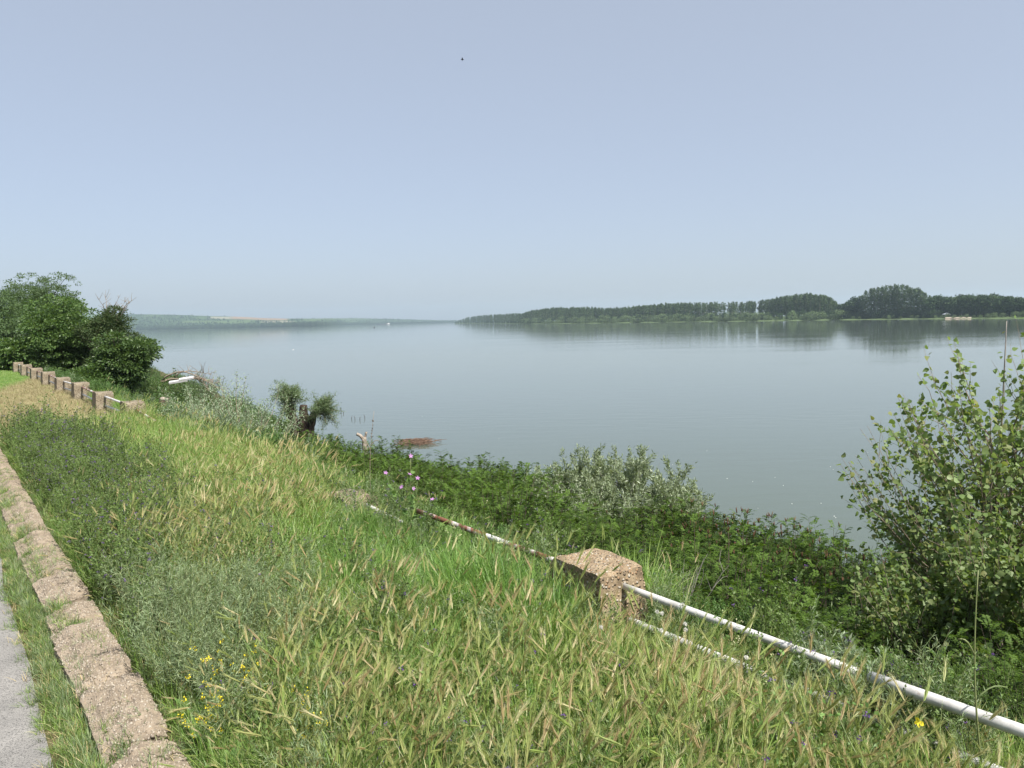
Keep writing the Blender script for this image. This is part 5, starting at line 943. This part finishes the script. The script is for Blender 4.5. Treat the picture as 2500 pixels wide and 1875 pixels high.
# farther ridge past the end of the reach
rid = []
for px in np.linspace(900, 1700, 60): rid.append([far_at(px, 6350, -1), far_at(px, 6400, 18 + 2.5 * wob(px * .03, 0, 1)), far_at(px, 6600, -1)])
Vr = np.array(rid); q = (np.arange(59)[:, None] * 3 + np.arange(2)[None]).ravel(); tag(link('distant_ridge', MB().add(Vr.reshape(-1, 3), np.stack([q, q + 3, q + 4, q + 1], -1)).mesh('distant_ridge', mt, True)), kind='structure')
def house(px, a, L, Wd, H, label, rz):
    P = hill_pt(px, a); e = empty('house', P + np.array([0, 0, 0.0]), label, 'house', None, None, rz); mb = MB(); simple_box(mb, (0, 0, H/2 - .5), (L, Wd, H + 1)); link('walls', mb.mesh('walls', flat_mat('white_render', (.78, .76, .72))), e)
    mb = MB(); V = np.array([[-L/2-.4, -Wd/2-.4, H], [L/2+.4, -Wd/2-.4, H], [L/2+.4, Wd/2+.4, H], [-L/2-.4, Wd/2+.4, H], [-L/2-.4, 0, H+2.6], [L/2+.4, 0, H+2.6]]) + [0, 0, .01]; mb.add(V, [np.array([[0, 1, 5, 4], [2, 3, 4, 5], [3, 2, 1, 0]]), np.array([[1, 2, 5], [3, 0, 4]])]); link('roof', mb.mesh('roof', flat_mat('house_roof', (.55, .45, .38))), e)
    for x in (-L*.3, 0, L*.3): mb = MB(); simple_box(mb, (x, -Wd/2 - .02, H*.55), (1.3, .12, 1.4)); link('window', mb.mesh('window', flat_mat('window_glass', (.06, .07, .09), .2)), e)
house(389, .06, 13, 8, 5, 'white house with a yellowish roof on the far left shore, nearer the trees', .5); house(418, .10, 12, 8, 6, 'white two-storey house on the far left shore, the right one', -.2); house(423, .055, 8, 7, 4, 'small white shed below the right white house', .1)
# barge and buoy
sp_ = far_at(937, 4300, 0); sh_ = empty('barge', sp_, 'long low barge with a white deckhouse far down the river', 'boat'); dx = nrm(np.array([RT[0], RT[1], 0])); sh_.rotation_euler = (0, 0, math.atan2(dx[1], dx[0]) + .05)
mb = MB(); V = np.array([[-38, -5, .2], [36, -5, .2], [38, 0, .2], [36, 5, .2], [-38, 5, .2], [-40, -5.5, 2.4], [37, -5.5, 2.4], [41, 0, 3.0], [37, 5.5, 2.4], [-40, 5.5, 2.4]]); mb.add(V, [np.array([[0, 1, 6, 5], [1, 2, 7, 6], [2, 3, 8, 7], [3, 4, 9, 8], [4, 0, 5, 9]]), np.array([[5, 6, 7, 8, 9], [4, 3, 2, 1, 0]])]); link('hull', mb.mesh('hull', flat_mat('barge_hull', (.06, .055, .06))), sh_)
mb = MB(); simple_box(mb, (24, 0, 4.2), (16, 8, 3.4)); simple_box(mb, (27, 0, 7.2), (7, 6, 2.6)); link('deckhouse', mb.mesh('deckhouse', flat_mat('white_ship_paint', (.8, .8, .78))), sh_); mb = MB(); simple_box(mb, (19, 0, 7.0), (2.2, 2.2, 2.2)); V, Fs = tube(np.array([[27, 0, 8.5], [27, 0, 13]]), .25, 6); mb.add(V, Fs); link('funnel', mb.mesh('funnel', flat_mat('funnel_red', (.45, .12, .08))), sh_); mb = MB(); simple_box(mb, (-10, 0, 2.9), (46, 8, .9)); link('hatch_cover', mb.mesh('hatch_cover', flat_mat('hatch', (.30, .29, .30))), sh_)
bp_ = at_z(914, 800.5, 0); bu = empty('buoy', bp_, 'small dark channel buoy alone on the water below the barge', 'buoy'); kk = np.linalg.norm(bp_[:2]) / 1500
V, Fs = tube(np.array([[0, 0, -.5], [0, 0, .5], [0, 0, .7]]) * kk, np.array([1.5, 1.5, 1.2]) * kk, 12); link('float', MB().add(V, Fs).mesh('float', flat_mat('buoy_float', (.08, .08, .09))), bu); V, Fs = tube(np.array([[0, 0, .7], [0, 0, 2.6], [0, 0, 3.4]]) * kk, np.array([.8, .5, .1]) * kk, 10); link('cone', MB().add(V, Fs).mesh('cone', flat_mat('buoy_cone', (.09, .10, .10))), bu)
# gull on the water, bird in the sky
def bird(name, P, k, c, label, spread):
    e = empty(name, P, label, 'bird'); mb = MB(); u = np.linspace(0, 1, 9); V, Fs = tube(np.stack([(u - .5) * .42 * k, 0*u, .02 * k * np.sin(u*PI) + .06 * k], -1), k * np.array([.008, .035, .055, .065, .062, .05, .04, .035, .006]), 8); mb.add(V, Fs); link('body', mb.mesh('body', flat_mat(name + '_plumage', c), True), e)
    for sg in (-1, 1): V = np.array([[.08, .04*sg, .08], [-.08, .04*sg, .08], [-.07, .3*spread*sg, .08 + .12*spread], [.05, .32*spread*sg, .08 + .13*spread], [-.02, .62*spread*sg, .10]]) * k; link('wing', MB().add(np.concatenate([V, V - [0, 0, .008*k]]), [np.array([[0, 1, 2, 3], [8, 7, 6, 5], [0, 3, 8, 5], [1, 0, 5, 6], [2, 1, 6, 7]]), np.array([[3, 2, 4], [9, 7, 8], [4, 2, 7], [3, 4, 9]])]).mesh('wing', flat_mat(name + '_wing', c)), e)
bird('gull', at_z(716, 854, -.03), 1.1, (.8, .8, .8), 'white gull resting on open water in the middle left', .25); bird('flying_bird', at_d(1129, 147, 95), 1.0, (.03, .03, .035), 'tiny dark bird flying high in the clear sky', 1.0)

# flecks of foam drifting past the thicket
mb = MB()
for i in range(26):
    p = at_z(U(1560, 2120), U(1090, 1300), .004) if i < 20 else at_z(U(1000, 1560), U(930, 1080), .004); n_ = 8; a = np.arange(n_) * 2*PI/n_; r_ = U(.010, .026) * U(.6, 1.3, n_); st2 = U(.8, 1.6)
    lo = np.stack([np.cos(a) * r_ * st2, np.sin(a) * r_, 0*a], -1) + p; hi = p + np.array([0, 0, .012]) + (lo - p) * .5; mb.add(np.concatenate([lo, hi]), [np.stack([np.arange(n_), (np.arange(n_)+1) % n_, (np.arange(n_)+1) % n_ + n_, np.arange(n_) + n_], -1), np.array([np.arange(n_) + n_])])
tag(link('foam', mb.mesh('foam', flat_mat('foam_white', (.38, .41, .40)))), 'small white flecks of foam on the near water', kind='stuff')
